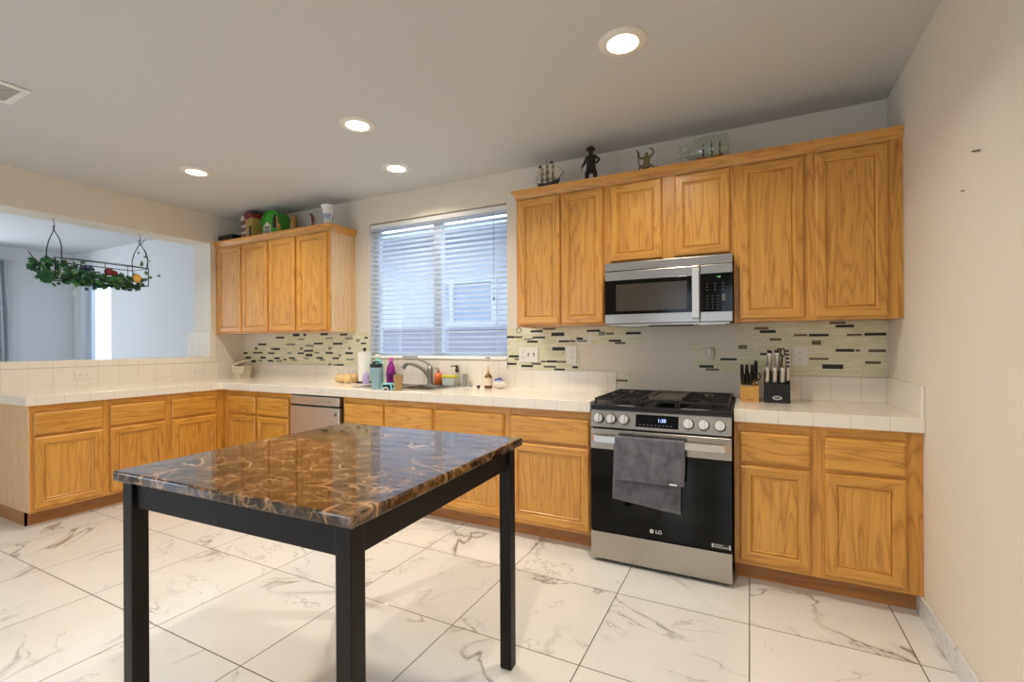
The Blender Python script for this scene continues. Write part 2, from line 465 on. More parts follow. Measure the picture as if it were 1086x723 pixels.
def thing(name, label, cat, loc=(0,0,0), rotz=0.0, group=None):
    o = bpy.data.objects.new(name, None); COL.objects.link(o)
    o.empty_display_size = 0.1
    o.location = loc; o.rotation_euler = (0, 0, rotz)
    return tag(o, label, cat, group)
def copy_thing(root, loc, rotz=None, label=None):
    c = root.copy(); COL.objects.link(c); c.location = loc
    if rotz is not None: c.rotation_euler = (0, 0, rotz)
    if label: c['label'] = label
    for ch in list(root.children):
        d = ch.copy(); COL.objects.link(d); d.parent = c
        for g in list(ch.children):
            e = g.copy(); COL.objects.link(e); e.parent = d
    return c
def text_mesh(name, s, size, m, parent, loc, rot=(R(90), 0, 0), ext=0.0004, bold=0.0, xs=1.0):
    cu = bpy.data.curves.new(name, 'FONT'); cu.body = s; cu.size = size; cu.extrude = ext; cu.offset = bold
    cu.align_x = 'CENTER'; cu.align_y = 'CENTER'
    t = bpy.data.objects.new(name, cu); COL.objects.link(t)
    bpy.context.view_layer.update()
    me = bpy.data.meshes.new_from_object(t.evaluated_get(bpy.context.evaluated_depsgraph_get()))
    bpy.data.objects.remove(t); me.materials.clear(); me.materials.append(M[m])
    o = bpy.data.objects.new(name, me); COL.objects.link(o); o.parent = parent
    o.location = loc; o.rotation_euler = rot; o.scale = (xs, 1, 1)
    return o

# ------------------------------------------------------------------ the room
def struct(name, mb, m, **kw): return tag(mb.build(name, m, **kw), kind='structure')
def wall_y(name, y0, y1, x0, x1, holes, m):           # wall across y with rectangular holes (xa, xb, za, zb)
    mb = MB(); xs = sorted({x0, x1} | {h[0] for h in holes} | {h[1] for h in holes})
    for a, b in zip(xs, xs[1:]):
        zs = [0.0]
        for h in holes:
            if h[0] <= a and b <= h[1]: zs += [h[2], h[3]]
        zs.append(H + 0.0)
        for i in range(0, len(zs), 2):
            if zs[i+1] - zs[i] > 1e-4: mb.box(a, b, y0, y1, zs[i], zs[i+1])
    return struct(name, mb, m)
def wall_x(name, x0, x1, y0, y1, holes, m):
    mb = MB(); ys = sorted({y0, y1} | {h[0] for h in holes} | {h[1] for h in holes})
    for a, b in zip(ys, ys[1:]):
        zs = [0.0]
        for h in holes:
            if h[0] <= a and b <= h[1]: zs += [h[2], h[3]]
        zs.append(H)
        for i in range(0, len(zs), 2):
            if zs[i+1] - zs[i] > 1e-4: mb.box(x0, x1, a, b, zs[i], zs[i+1])
    return struct(name, mb, m)
T_ = 0.16
struct('floor', MB().box(XF - T_, XR + T_, YB - T_, D + T_, -0.1, 0), 'floor')
struct('ceiling', MB().box(XF - T_, XR + T_, YB - T_, D + T_, H, H + 0.1), 'ceiling')
WX0, WX1, WZ0, WZ1 = -3.205, -1.740, 1.135, 2.400
DWX0, DWX1, DWZ0, DWZ1 = -8.881, -8.012, 0.85, 2.30
wall_y('wall_back', D, D + T_, XL - 0.29, XR + T_, [(WX0, WX1, WZ0, WZ1)], 'wall')
wall_y('wall_dining_back', D, D + T_, XF - T_, XL - 0.29, [(DWX0, DWX1, DWZ0, DWZ1)], 'wall_white')
wall_x('wall_right', XR, XR + T_, YB - T_, D, [], 'wall')
XJ = XL - 0.29                                         # dining side of the pass-through wall
JY = 2.995
wall_x('wall_left', XJ, XL, YB, D, [(-2.9, -0.3, 0.0, 2.15), (0.55, JY, 1.09, 2.342)], 'wall')
wall_y('wall_behind', YB - T_, YB, XF - T_, XR + T_, [(-4.7, -2.9, 0.02, 2.38), (-8.9, -7.1, 0.3, 2.35), (-1.45, -0.85, 0.78, 2.32), (-0.50, 0.0, 0.78, 2.32)], 'wall')  # openings for unseen doors and the rear windows added for fill
wall_x('wall_dining_far', XF - T_, XF, YB, D, [(1.25, 2.15, 0.5, 2.38)], 'wall_white')

# tiled ledge and jamb of the pass-through
lm = MB()
lm.box(XJ - 0.06, XL + 0.012, 0.55, JY, 1.088, 1.146)
lm.box(XL, XL + 0.012, JY, JY + 0.055, 1.088, 1.146)
struct('trim_1', lm, 'tile', bev=0.006)
jm = MB()
jm.box(XJ - 0.02, XL + 0.006, JY - 0.014, JY, 1.146, 1.410)
jm.box(XJ - 0.11, XJ - 0.02, JY - 0.014, JY + 0.03, 1.146, 1.410)
jm.box(XL, XL + 0.009, JY, JY + 0.055, 1.146, 1.410)
struct('trim_2', jm, 'tile', bev=0.005)

# marble skirting
struct('baseboard_right', MB().box(XR - 0.012, XR, YB, 2.84, 0, 0.098), 'skirting', bev=0.003)
sb = MB(); sb.box(XL, XL + 0.012, -0.3, 1.40, 0, 0.098); struct('baseboard_left', sb, 'skirting', bev=0.003)

# kitchen window: frame, meeting stile, glass
wf = MB(); y0, y1 = D + 0.085, D + 0.135
wf.box(WX0, WX0 + 0.045, y0, y1, WZ0, WZ1); wf.box(WX1 - 0.045, WX1, y0, y1, WZ0, WZ1)
wf.box(WX0, WX1, y0, y1, WZ0, WZ0 + 0.05); wf.box(WX0, WX1, y0, y1, WZ1 - 0.05, WZ1)
wf.box(-2.515, -2.435, y0 - 0.01, y1, WZ0, WZ1)
win = struct('window_1', wf, 'frame', bev=0.003)
MB().box(WX0 + 0.04, WX1 - 0.04, y0 + 0.022, y0 + 0.026, WZ0 + 0.04, WZ1 - 0.04).build('pane', 'glass', win)
MB().box(WX0 + 0.001, WX1 - 0.001, D - 0.014, D + 0.08, WZ0 + 0.0005, WZ0 + 0.016).build('window_sill', 'white_plastic', win, bev=0.004)
# dining window
wf = MB(); y0, y1 = D + 0.10, D + 0.15
wf.box(DWX0, DWX0 + 0.05, y0, y1, DWZ0, DWZ1); wf.box(DWX1 - 0.05, DWX1, y0, y1, DWZ0, DWZ1)
wf.box(DWX0, DWX1, y0, y1, DWZ0, DWZ0 + 0.05); wf.box(DWX0, DWX1, y0, y1, DWZ1 - 0.05, DWZ1)
win = struct('window_2', wf, 'frame')
MB().box(DWX0 + 0.04, DWX1 - 0.04, y0 + 0.022, y0 + 0.026, DWZ0 + 0.04, DWZ1 - 0.04).build('pane', 'glass', win)
# dining far window
wf = MB(); x0, x1 = XF - 0.12, XF - 0.07
wf.box(x0, x1, 1.25, 1.30, 0.5, 2.38); wf.box(x0, x1, 2.10, 2.15, 0.5, 2.38)
wf.box(x0, x1, 1.30, 2.10, 0.5, 0.55); wf.box(x0, x1, 1.30, 2.10, 2.33, 2.38)
struct('window_3', wf, 'frame')
# unseen patio doors behind the camera
wf = MB(); y0, y1 = YB - 0.09, YB - 0.04
for x in (-4.7, -3.83, -2.96): wf.box(x, x + 0.06, y0, y1, 0.02, 2.38)
wf.box(-4.7, -2.9, y0, y1, 0.02, 0.08); wf.box(-4.7, -2.9, y0, y1, 2.32, 2.38)
struct('door_1', wf, 'frame')
for wi, (xa, xb) in enumerate(((-1.45, -0.85), (-0.50, 0.0))):  # sash windows out of view, added for even fill
    wf = MB(); wf.box(xa, xa + 0.05, y0, y1, 0.78, 2.32); wf.box(xb - 0.05, xb, y0, y1, 0.78, 2.32)
    wf.box(xa + 0.05, xb - 0.05, y0, y1, 0.78, 0.83); wf.box(xa + 0.05, xb - 0.05, y0, y1, 2.27, 2.32); wf.box(xa + 0.05, xb - 0.05, y0, y1, 1.53, 1.58)
    struct('window_%d' % (4 + wi), wf, 'frame')

# ------------------------------------------------------------------ outside the kitchen window
M['stucco'] = paint('stucco', (0.66, 0.70, 0.76), 0.5, 60)
M['stucco_dark'] = paint('roof_soffit', (0.46, 0.52, 0.62), 0.4, 60)
M['fence'] = paint('garden_wall_blocks', (0.40, 0.40, 0.50), 0.6, 30)
M['soil'] = paint('gravel', (0.42, 0.38, 0.33), 0.8, 40)
nb = thing('neighbor_house', 'pale stucco house next door seen through the slatted kitchen window', 'house', (-4.5, 6.6, -0.15))
hm = MB(); hm.box(-2.3, 7, 0, 0.3, 0, 3.05); hm.build('wall', 'stucco', nb)
MB().prism([(-0.85, 3.052), (-0.85, 3.15), (3.0, 3.75), (3.0, 3.052)], -2.7, 7.5, 'yz').build('roof', 'stucco_dark', nb)
f = MB()
for (a, b, c, d) in ((-0.30, 0.90, 1.72, 1.80), (-0.30, 0.90, 2.42, 2.50), (-0.30, -0.22, 1.80, 2.42), (0.82, 0.90, 1.80, 2.42), (0.02, 0.09, 1.80, 2.42)): f.box(a, b, -0.05, 0, c, d)
fr = f.build('window_frame', 'frame', nb); MB().box(-0.25, 0.85, -0.012, -0.002, 1.76, 2.46).build('pane', 'stucco_dark', fr)
gf = thing('block_fence', 'grey block garden wall between the houses, behind the slatted window', 'fence', (-4.5, 5.2, -0.15))
MB().box(-2.3, 7, 0, 0.15, 0, 1.60).build('wall', 'fence', gf)
MB().box(-2.3, 7, -0.02, 0.17, 1.60, 1.66).build('coping', 'fence', gf)
struct('ground', MB().box(-16, 8, D + T_ + 0.01, 14, -0.25, -0.15), 'soil')

# ------------------------------------------------------------------ cabinets
def door_mesh(mb, x0, x1, z0, z1, yb, hole=0.060):
    # outward is -y; nested loops: (inset, y)
    prof = [(0, 0), (0, -0.012), (0.003, -0.0165), (0.010, -0.020), (0.046, -0.020), (0.051, -0.0165), (0.0535, -0.0165), (0.0565, -0.010), (hole, -0.010)]
    rings = []
    for d, y in prof:
        rings.append([mb.bm.verts.new(p) for p in ((x0+d, yb+y, z0+d), (x1-d, yb+y, z0+d), (x1-d, yb+y, z1-d), (x0+d, yb+y, z1-d))])
    for A, B in zip(rings, rings[1:]):
        for k in range(4): mb._f([A[k], A[(k+1) % 4], B[(k+1) % 4], B[k]], 1 if k in (0, 2) else 0)
    mb._f(rings[0][::-1], 0)
    # back of the recess closes the door
    mb._f(rings[-1], 0)
def panel_mesh(x0, x1, z0, z1, yb):
    mb = MB(); i = 0.0575
    prof = [(i, -0.0102), (i, -0.0145), (i+0.0025, -0.016), (i+0.006, -0.016), (i+0.009, -0.0125), (i+0.011, -0.0125)]
    rings = [[mb.bm.verts.new(p) for p in ((x0+d, yb+y, z0+d), (x1-d, yb+y, z0+d), (x1-d, yb+y, z1-d), (x0+d, yb+y, z1-d))] for d, y in prof]
    for A, B in zip(rings, rings[1:]):
        for k in range(4): mb._f([A[k], A[(k+1) % 4], B[(k+1) % 4], B[k]], 1 if k in (0, 2) else 0)
    mb._f(rings[-1], 0); mb._f(rings[0][::-1], 0)
    return mb
def add_door(par, x0, x1, z0, z1, yb):
    mb = MB(); door_mesh(mb, x0, x1, z0, z1, yb)
    d = mb.build('door', ['oak_v', 'oak_h'], par)
    panel_mesh(x0, x1, z0, z1, yb).build('door_panel', ['oak_v', 'oak_h'], d)
def add_drawer(par, x0, x1, z0, z1, yb, name='drawer_front'):
    mb = MB()
    prof = [(0, 0), (0, -0.011), (0.004, -0.016), (0.012, -0.020)]
    rings = [[mb.bm.verts.new(p) for p in ((x0+d, yb+y, z0+d), (x1-d, yb+y, z0+d), (x1-d, yb+y, z1-d), (x0+d, yb+y, z1-d))] for d, y in prof]
    for A, B in zip(rings, rings[1:]):
        for k in range(4): mb._f([A[k], A[(k+1) % 4], B[(k+1) % 4], B[k]], 0)
    mb._f(rings[-1], 0); mb._f(rings[0][::-1], 0)
    mb.build(name, ['oak_h'], par)
BD = 0.60
ZC = 0.854
def base_cabinet(label, loc, rotz, w, bays, group=None, side=None, toe_ext=(0, 0), drawer='drawer_front'):
    t = thing('base_cabinet', label, 'cabinet', loc, rotz, group)
    c = MB()
    c.box(0.0, 0.018, -BD + 0.02, -0.002, 0.10, ZC - 0.001); c.box(w - 0.018, w, -BD + 0.02, -0.002, 0.10, ZC - 0.001)
    c.box(0.018, w - 0.018, -BD + 0.02, -0.002, 0.10, 0.118)
    c.box(0.018, w - 0.018, -0.012, -0.002, 0.118, ZC - 0.001)
    c.build('carcass', side or 'oak_v', t)
    # face frame: stiles (vertical) and rails (horizontal)
    f = MB(); edges = [0.0]
    for (a, b) in bays: edges += [a, b]
    edges.append(w)
    y0, y1 = -BD, -BD + 0.0195
    for i in range(0, len(edges), 2):
        a, b = edges[i], edges[i+1]
        a = a if i == 0 else a - 0.012; b = b if i == len(edges) - 2 else b + 0.012
        if b > a: f.box(a, b, y0, y1, 0.10, ZC - 0.001, 0)
    for i in range(len(bays)):
        a = bays[i][0] + 0.012; b = bays[i][1] - 0.012
        f.box(a, b, y0, y1, 0.785, ZC - 0.001, 1); f.box(a, b, y0, y1, 0.615, 0.650, 1); f.box(a, b, y0, y1, 0.10, 0.145, 1)
    f.build('face_frame', ['oak_v', 'oak_h'], t)
    MB().box(0 + toe_ext[0], w + toe_ext[1], -BD + 0.075, -BD + 0.09, 0, 0.0995).build('toe_kick', 'oak_toe', t)
    for (a, b) in bays:
        add_drawer(t, a, b, 0.640, 0.800, -BD, drawer)
        add_door(t, a, b, 0.122, 0.624, -BD)
    return t
# left run (faces +x): local x runs along +y
LB = PI / 2
t = base_cabinet('oak base cabinet at the open end of the left counter, with bare pale side panel', (XL, 1.403, 0), LB, 0.437,
    [(0.021, 0.413)], 'oak base cabinets', None)
MB().box(-0.004, 0.0, -BD, -0.002, 0.10, ZC - 0.001).build('side_panel', 'oak_side', t)
MB().box(0.0, 0.012, -BD + 0.075, -0.002, 0.0, 0.0995).build('toe_return', 'oak_toe', t)
base_cabinet('oak base cabinet on the left run, second from the open end', (XL, 1.840, 0), LB, 0.437, [(0.023, 0.412)], 'oak base cabinets')
base_cabinet('oak base cabinet on the left run, nearest the inside corner', (XL, 2.277, 0), LB, 0.483, [(0.023, 0.405)], 'oak base cabinets')
# back run
bx = XL + 0.6
base_cabinet('oak double-door base cabinet between the inside corner and the steel dishwasher', (bx + 0.001, D, 0), 0, -3.535 - bx - 0.001,
    [(0.077, 0.480), (0.503, 0.923)], 'oak base cabinets')
base_cabinet('wide oak sink base cabinet with two false drawer fronts right of dishwasher', (-2.912, D, 0), 0, 0.895,
    [(0.018, 0.420), (0.435, 0.877)], 'oak base cabinets', drawer='false_drawer_front')
base_cabinet('oak base cabinet right of the sink base, its door behind the far table leg', (-2.016, D, 0), 0, 0.585, [(0.008, 0.560)], 'oak base cabinets')
base_cabinet('oak base cabinet directly left of the stove', (-1.430, D, 0), 0, 0.572, [(0.025, 0.562)], 'oak base cabinets')
base_cabinet('oak base cabinet with two drawers and doors, between stove and right wall', (-0.078, D, 0), 0, 0.780 - 0.001,
    [(0.026, 0.342), (0.401, 0.717)], 'oak base cabinets', toe_ext=(0, -0.001))

# wall cabinets
UD, ZU, ZT = 0.31, 1.385, 2.320
def wall_cabinet(label, x0, x1, doors, z0=ZU, side=None, group='oak wall cabinets', dz0=1.400):
    w = x1 - x0
    t = thing('wall_cabinet', label, 'cabinet', (x0, D, 0), 0, group)
    c = MB()
    c.box(0, 0.018, -UD + 0.02, -0.002, z0, ZT); c.box(w - 0.018, w, -UD + 0.02, -0.002, z0, ZT)
    c.box(0.018, w - 0.018, -UD + 0.02, -0.002, z0 + 0.006, z0 + 0.02); c.box(0.018, w - 0.018, -UD + 0.02, -0.002, ZT - 0.018, ZT)
    c.box(0.018, w - 0.018, -0.012, -0.002, z0 + 0.02, ZT - 0.018)
    c.build('carcass', side or 'oak_v', t)
    f = MB(); edges = [0.0]
    for (a, b) in doors: edges += [a - x0, b - x0]
    edges.append(w)
    for i in range(0, len(edges), 2):
        a, b = edges[i], edges[i+1]
        a = a if i == 0 else a - 0.012; b = b if i == len(edges) - 2 else b + 0.012
        f.box(a, b, -UD, -UD + 0.0195, z0, ZT, 0)
    for (a, b) in doors:
        f.box(a - x0 + 0.012, b - x0 - 0.012, -UD, -UD + 0.0195, z0, dz0 + 0.03, 1)
        f.box(a - x0 + 0.012, b - x0 - 0.012, -UD, -UD + 0.0195, 2.26, ZT, 1)
    MB().box(0.002, w - 0.002, -UD + 0.002, -0.002, 2.3205, 2.358).build('top_panel', 'oak_toe', t)
    f.build('face_frame', ['oak_v', 'oak_h'], t)
    for (a, b) in doors: add_door(t, a - x0, b - x0, dz0, 2.291, -UD)
    return t
CR = [(0.0, 2.300), (-0.006, 2.300), (-0.008, 2.310), (-0.016, 2.330), (-0.028, 2.343), (-0.030, 2.360), (0.0, 2.360)]
def crown_front(t, x0, x1, ret_l=False, ret_r=False):
    # front moulding, mitred at the free ends and returned to the wall along the sides
    mb = MB(); n = len(CR)
    def ring(x, side):      # side: -1 left mitre, 1 right mitre, 0 square
        return [mb.bm.verts.new((x - x0w + side * (-y if True else 0), -UD + y - 0.0005, z)) for y, z in CR]
    x0w = t.location.x
    A = ring(x0, -1 if ret_l else 0); B = ring(x1, 1 if ret_r else 0)
    for i in range(n): mb._f([A[i], A[(i+1) % n], B[(i+1) % n], B[i]])
    if not ret_l: mb._f(A[::-1])
    if not ret_r: mb._f(B)
    for flag, x, s, Rg in ((ret_l, x0, -1, A), (ret_r, x1, 1, B)):
        if flag:
            E_ = [mb.bm.verts.new((x - x0w + s * (-y), -0.001, z)) for y, z in CR]
            for i in range(n): mb._f([Rg[i], Rg[(i+1) % n], E_[(i+1) % n], E_[i]])
            mb._f(E_)
    mb.build('crown_moulding', 'oak_h', t)
t = wall_cabinet('four-door oak wall cabinet left of the window, in the corner', XL + 0.001, -3.387,
    [(-5.015, -4.633), (-4.613, -4.222), (-4.198, -3.828), (-3.798, -3.410)], side='oak_side')
crown_front(t, XL + 0.001, -3.387, False, True)
t = wall_cabinet('tall two-door oak wall cabinet right of the window, left of the microwave', -1.500, -0.838, [(-1.478, -1.165), (-1.153, -0.860)])
crown_front(t, -1.500, -0.838, True, False)
t = wall_cabinet('short two-door oak wall cabinet directly above the microwave', -0.837, -0.083, [(-0.812, -0.484), (-0.412, -0.101)], z0=1.776, dz0=1.794)
crown_front(t, -0.837, -0.083)
t = wall_cabinet('tall two-door oak wall cabinet between the microwave and right wall', -0.082, XR - 0.001, [(-0.057, 0.267), (0.318, 0.638)])
crown_front(t, -0.082, XR - 0.001)

# ------------------------------------------------------------------ countertops
CE = 0.625                      # counter depth
SX0, SX1, SY0, SY1 = -2.905, -2.155, 2.885, 3.315    # hole for the sink
ct = thing('tiled_countertop', 'long L-shaped white tiled countertop along left wall and window wall', 'countertop', (XL, D, 0))
def lc(x): return x - XL
def ly(y): return y - D
m_ = MB()
ex = XL + CE
m_.box(0.001, CE, ly(1.385), -0.001, ZC, 0.914)
fy = -CE - 0.003
m_.box(CE, lc(SX0), fy, -0.001, ZC, 0.914); m_.box(lc(SX1), lc(-0.857), fy, -0.001, ZC, 0.914)
m_.box(lc(SX0), lc(SX1), fy, ly(SY0), ZC, 0.914); m_.box(lc(SX0), lc(SX1), ly(SY1), -0.001, ZC, 0.914)
bmesh.ops.remove_doubles(m_.bm, verts=m_.bm.verts, dist=1e-5)
m_.build('top', 'tile', ct)
# raised front lip
lp = MB(); lp.box(CE, CE + 0.006, ly(1.379), fy, ZC - 0.004, 0.916); lp.box(0.001, CE, ly(1.379), ly(1.385), ZC - 0.004, 0.916)
lp.box(CE, lc(-0.857), fy - 0.006, fy, ZC - 0.004, 0.916)
lp.build('edge_tiles', 'tile', ct, bev=0.004)
us = MB(); us.box(0.001, 0.011, ly(1.385), -0.011, 0.914, 1.087)
us.box(0.001, lc(WX0) , -0.011, -0.001, 0.914, 1.060); us.box(lc(WX0), lc(WX1), -0.011, -0.001, 0.914, 1.125)
us.box(lc(WX1), lc(-0.857), -0.011, -0.001, 0.914, 1.060)
us.build('upstand', 'tile', ct)
ct2 = thing('tiled_countertop', 'short white tiled countertop between stove and right wall', 'countertop', (-0.078, D, 0))
MB().box(0, XR + 0.078 - 0.001, fy, -0.001, ZC, 0.914).build('top', 'tile', ct2)
MB().box(0, XR + 0.078 - 0.001, fy - 0.006, fy, ZC - 0.004, 0.916).build('edge_tiles', 'tile', ct2, bev=0.004)
us = MB(); us.box(0, XR + 0.078 - 0.011, -0.011, -0.001, 0.914, 1.058); us.box(XR + 0.078 - 0.011, XR + 0.078 - 0.001, fy + 0.004, -0.001, 0.914, 1.062)
us.build('upstand', 'tile', ct2, bev=0.002)

# ------------------------------------------------------------------ mosaic backsplash pieces
STRIPS_R = [(0.423,0.502,1.371,1.384,1),(0.453,0.543,1.35,1.366,0),(0.24,0.31,1.301,1.314,1),(0.318,0.418,1.299,1.314,0),(0.507,0.579,1.3,1.313,1),(0.591,0.693,1.3,1.316,0),(0.333,0.38,1.248,1.274,1),(0.452,0.542,1.207,1.223,0),(0.548,0.571,1.208,1.221,1),(0.61,0.69,1.205,1.221,1),(0.319,0.418,1.158,1.17,1),(0.385,0.489,1.105,1.132,0),(0.594,0.667,1.137,1.152,1),(0.024,0.104,1.346,1.361,1),(0.055,0.143,1.324,1.342,0),(-0.083,0.019,1.271,1.29,0),(0.109,0.173,1.276,1.29,1),(-0.067,-0.018,1.223,1.248,1),(0.056,0.098,1.185,1.199,0),(-0.174,-0.076,1.15,1.164,0),(-0.302,-0.214,1.099,1.117,0),(-0.262,-0.182,1.082,1.095,1)]
STRIPS_M = [(-1.743,-1.679,1.311,1.328,0),(-1.679,-1.604,1.311,1.326,1),(-1.591,-1.512,1.295,1.307,2),(-1.534,-1.431,1.353,1.369,0),(-1.429,-1.326,1.371,1.384,1),(-1.514,-1.412,1.306,1.32,0),(-1.563,-1.474,1.273,1.289,0),(-1.358,-1.254,1.322,1.349,0),(-1.297,-1.212,1.275,1.289,0),(-1.21,-1.165,1.276,1.29,1),(-1.156,-1.108,1.294,1.31,0),(-1.154,-1.076,1.276,1.292,2),(-1.076,-0.975,1.349,1.366,0),(-0.986,-0.938,1.322,1.352,2),(-0.931,-0.875,1.328,1.343,1),(-0.788,-0.684,1.327,1.344,0),(-0.912,-0.822,1.276,1.291,0),(-0.869,-0.792,1.259,1.274,1),(-1.351,-1.249,1.212,1.238,0),(-1.725,-1.636,1.157,1.174,0),(-1.675,-1.636,1.136,1.15,1),(-1.744,-1.657,1.097,1.113,0),(-1.615,-1.515,1.081,1.098,0),(-1.525,-1.447,1.101,1.117,1),(-1.447,-1.405,1.12,1.134,1),(-1.4,-1.315,1.12,1.136,0),(-1.313,-1.239,1.12,1.133,1),(-1.423,-1.323,1.08,1.096,1),(-1.337,-1.251,1.059,1.075,0),(-1.19,-1.148,1.079,1.095,0),(-0.855,-0.777,0.991,1.005,1)]
STRIPS_L = [(-4.528,-4.399,1.336,1.356,0),(-4.263,-4.163,1.357,1.383,0),(-4.102,-4.06,1.358,1.381,0),(-4.187,-4.093,1.317,1.333,2),(-3.856,-3.754,1.361,1.383,0),(-3.587,-3.487,1.357,1.374,0),(-3.785,-3.685,1.323,1.338,2),(-3.516,-3.417,1.317,1.335,2),(-3.372,-3.328,1.292,1.319,2),(-3.264,-3.225,1.321,1.339,0),(-3.312,-3.245,1.27,1.285,0),(-4.824,-4.687,1.264,1.285,0),(-4.365,-4.23,1.262,1.282,2),(-4.075,-3.955,1.248,1.268,2),(-3.951,-3.821,1.27,1.288,0),(-3.682,-3.554,1.266,1.286,0),(-4.877,-4.84,1.216,1.244,0),(-4.616,-4.57,1.216,1.24,2),(-4.57,-4.469,1.213,1.236,0),(-4.159,-4.112,1.216,1.242,2),(-3.747,-3.703,1.217,1.245,2),(-3.479,-3.442,1.217,1.244,2),(-5.08,-5.008,1.17,1.191,0),(-4.91,-4.751,1.175,1.192,0),(-4.657,-4.555,1.172,1.189,0),(-4.351,-4.288,1.173,1.19,2),(-4.192,-4.094,1.173,1.19,0),(-4.098,-3.965,1.197,1.216,0),(-3.942,-3.875,1.178,1.197,2),(-3.786,-3.686,1.176,1.195,0),(-3.517,-3.418,1.174,1.195,0),(-4.071,-3.974,1.149,1.175,0),(-5.041,-4.948,1.118,1.139,0),(-4.943,-4.862,1.077,1.102,0),(-4.783,-4.699,1.12,1.141,0),(-4.82,-4.762,1.089,1.106,2),(-4.663,-4.571,1.088,1.105,0),(-4.555,-4.47,1.116,1.136,0),(-4.53,-4.435,1.088,1.104,2),(-4.411,-4.366,1.104,1.12,0),(-4.322,-4.236,1.121,1.138,0),(-4.274,-4.203,1.102,1.118,2),(-4.099,-4.025,1.12,1.136,2),(-3.911,-3.827,1.125,1.144,0),(-3.867,-3.796,1.106,1.125,2),(-3.691,-3.601,1.124,1.142,0),(-3.61,-3.572,1.149,1.172,2),(-3.501,-3.406,1.114,1.129,2),(-3.748,-3.705,1.061,1.083,2),(-3.674,-3.636,1.057,1.076,2),(-3.632,-3.539,1.057,1.077,0)]

MO = ['mosaic', 'strip_black', 'strip_brown', 'strip_grey']
random.seed(4)
def mosaic(label, outlines, strips, gm=3):
    mb = MB()
    for poly in outlines: mb.prism(poly, D - 0.004, D - 0.0005, 'xz', 0)
    for (a, b, c, d, k) in strips:
        c = max(c, 1.0615) if c > 1.0 else c
        if d > c: mb.box(a, b, D - 0.0055, D - 0.0040, c, d, k + 1)
    o = mb.build('mosaic_backsplash', MO if gm == 3 else ['mosaic', 'strip_black', 'strip_brown', 'strip_green'])
    return tag(o, label, 'backsplash', 'peel mosaic backsplash pieces')
def ragged(pts, a=0.004):
    out = []
    for i, p in enumerate(pts):
        q = pts[(i + 1) % len(pts)]; n = max(1, int(math.hypot(q[0]-p[0], q[1]-p[1]) / 0.02))
        for k in range(n):
            t = k / n; out.append((p[0] + (q[0]-p[0]) * t + random.uniform(-a, a) * (k > 0), p[1] + (q[1]-p[1]) * t + random.uniform(-a, a) * (k > 0)))
    return out
mosaic('pale mosaic backsplash under the left wall cabinet, left of the window',
    [[(XL + 0.012, 1.061), (WX0 - 0.004, 1.061), (WX0 - 0.004, 1.384), (-4.42, 1.384), (-4.52, 1.35), (-4.80, 1.26), (XL + 0.012, 1.17)]], [q for q in STRIPS_L if q[1] < WX0 - 0.003])
mosaic('pale mosaic backsplash right of the window, torn off before the stove',
    [ragged([(WX1 + 0.004, 1.061), (-1.135, 1.061), (-1.135, 1.255), (-0.685, 1.262), (-0.682, 1.372), (-0.83, 1.378), (-1.04, 1.384), (WX1 + 0.004, 1.384)], 0.003)], [s for s in STRIPS_M if s[2] > 1.0])
mosaic('small torn mosaic scrap with one dark strip at the left rear of stove',
    [ragged([(-0.853, 0.925), (-0.835, 0.925), (-0.83, 0.96), (-0.75, 0.965), (-0.765, 1.04), (-0.745, 1.057), (-0.853, 1.060)], 0.004)], [s for s in STRIPS_M if s[2] < 1.0])
mosaic('pale mosaic backsplash behind the knife blocks, under the right wall cabinet',
    [ragged([(-0.079, 1.060), (0.692, 1.060), (0.692, 1.384), (-0.079, 1.384)], 0.0015)], [s for s in STRIPS_R if s[0] > -0.079 and s[1] < 0.692 + 0.01])
mosaic('torn mosaic remnant over the right rear of the stove, around bare paper',
    [ragged([(-0.335, 1.078), (-0.079, 1.080), (-0.079, 1.165), (-0.335, 1.155)], 0.004), ragged([(-0.345, 1.163), (-0.262, 1.163), (-0.262, 1.236), (-0.325, 1.246), (-0.20, 1.250), (-0.082, 1.252), (-0.082, 1.258), (-0.36, 1.258)], 0.003)],
    [s for s in STRIPS_R if s[1] < -0.07])
pc = MB(); g_ = 6
rows = []
for i in range(g_ + 1):
    u = i / g_
    rows.append([pc.bm.verts.new((-0.262 + 0.004 * math.sin(3 * u) + 0.05 * v_, D - 0.006 - 0.028 * math.sin(PI * v_) * (0.6 + 0.4 * u), 1.168 + 0.066 * u - 0.01 * v_)) for v_ in (0, .25, .5, .75, 1)])
for A, B in zip(rows, rows[1:]):
    for k in range(4): pc._f([A[k], A[k+1], B[k+1], B[k]])
tag(pc.build('paper_curl', 'white_plastic', smooth=True, solid=0.001), 'curled scrap of white paper peeling off wall above the stove', 'paper scrap')

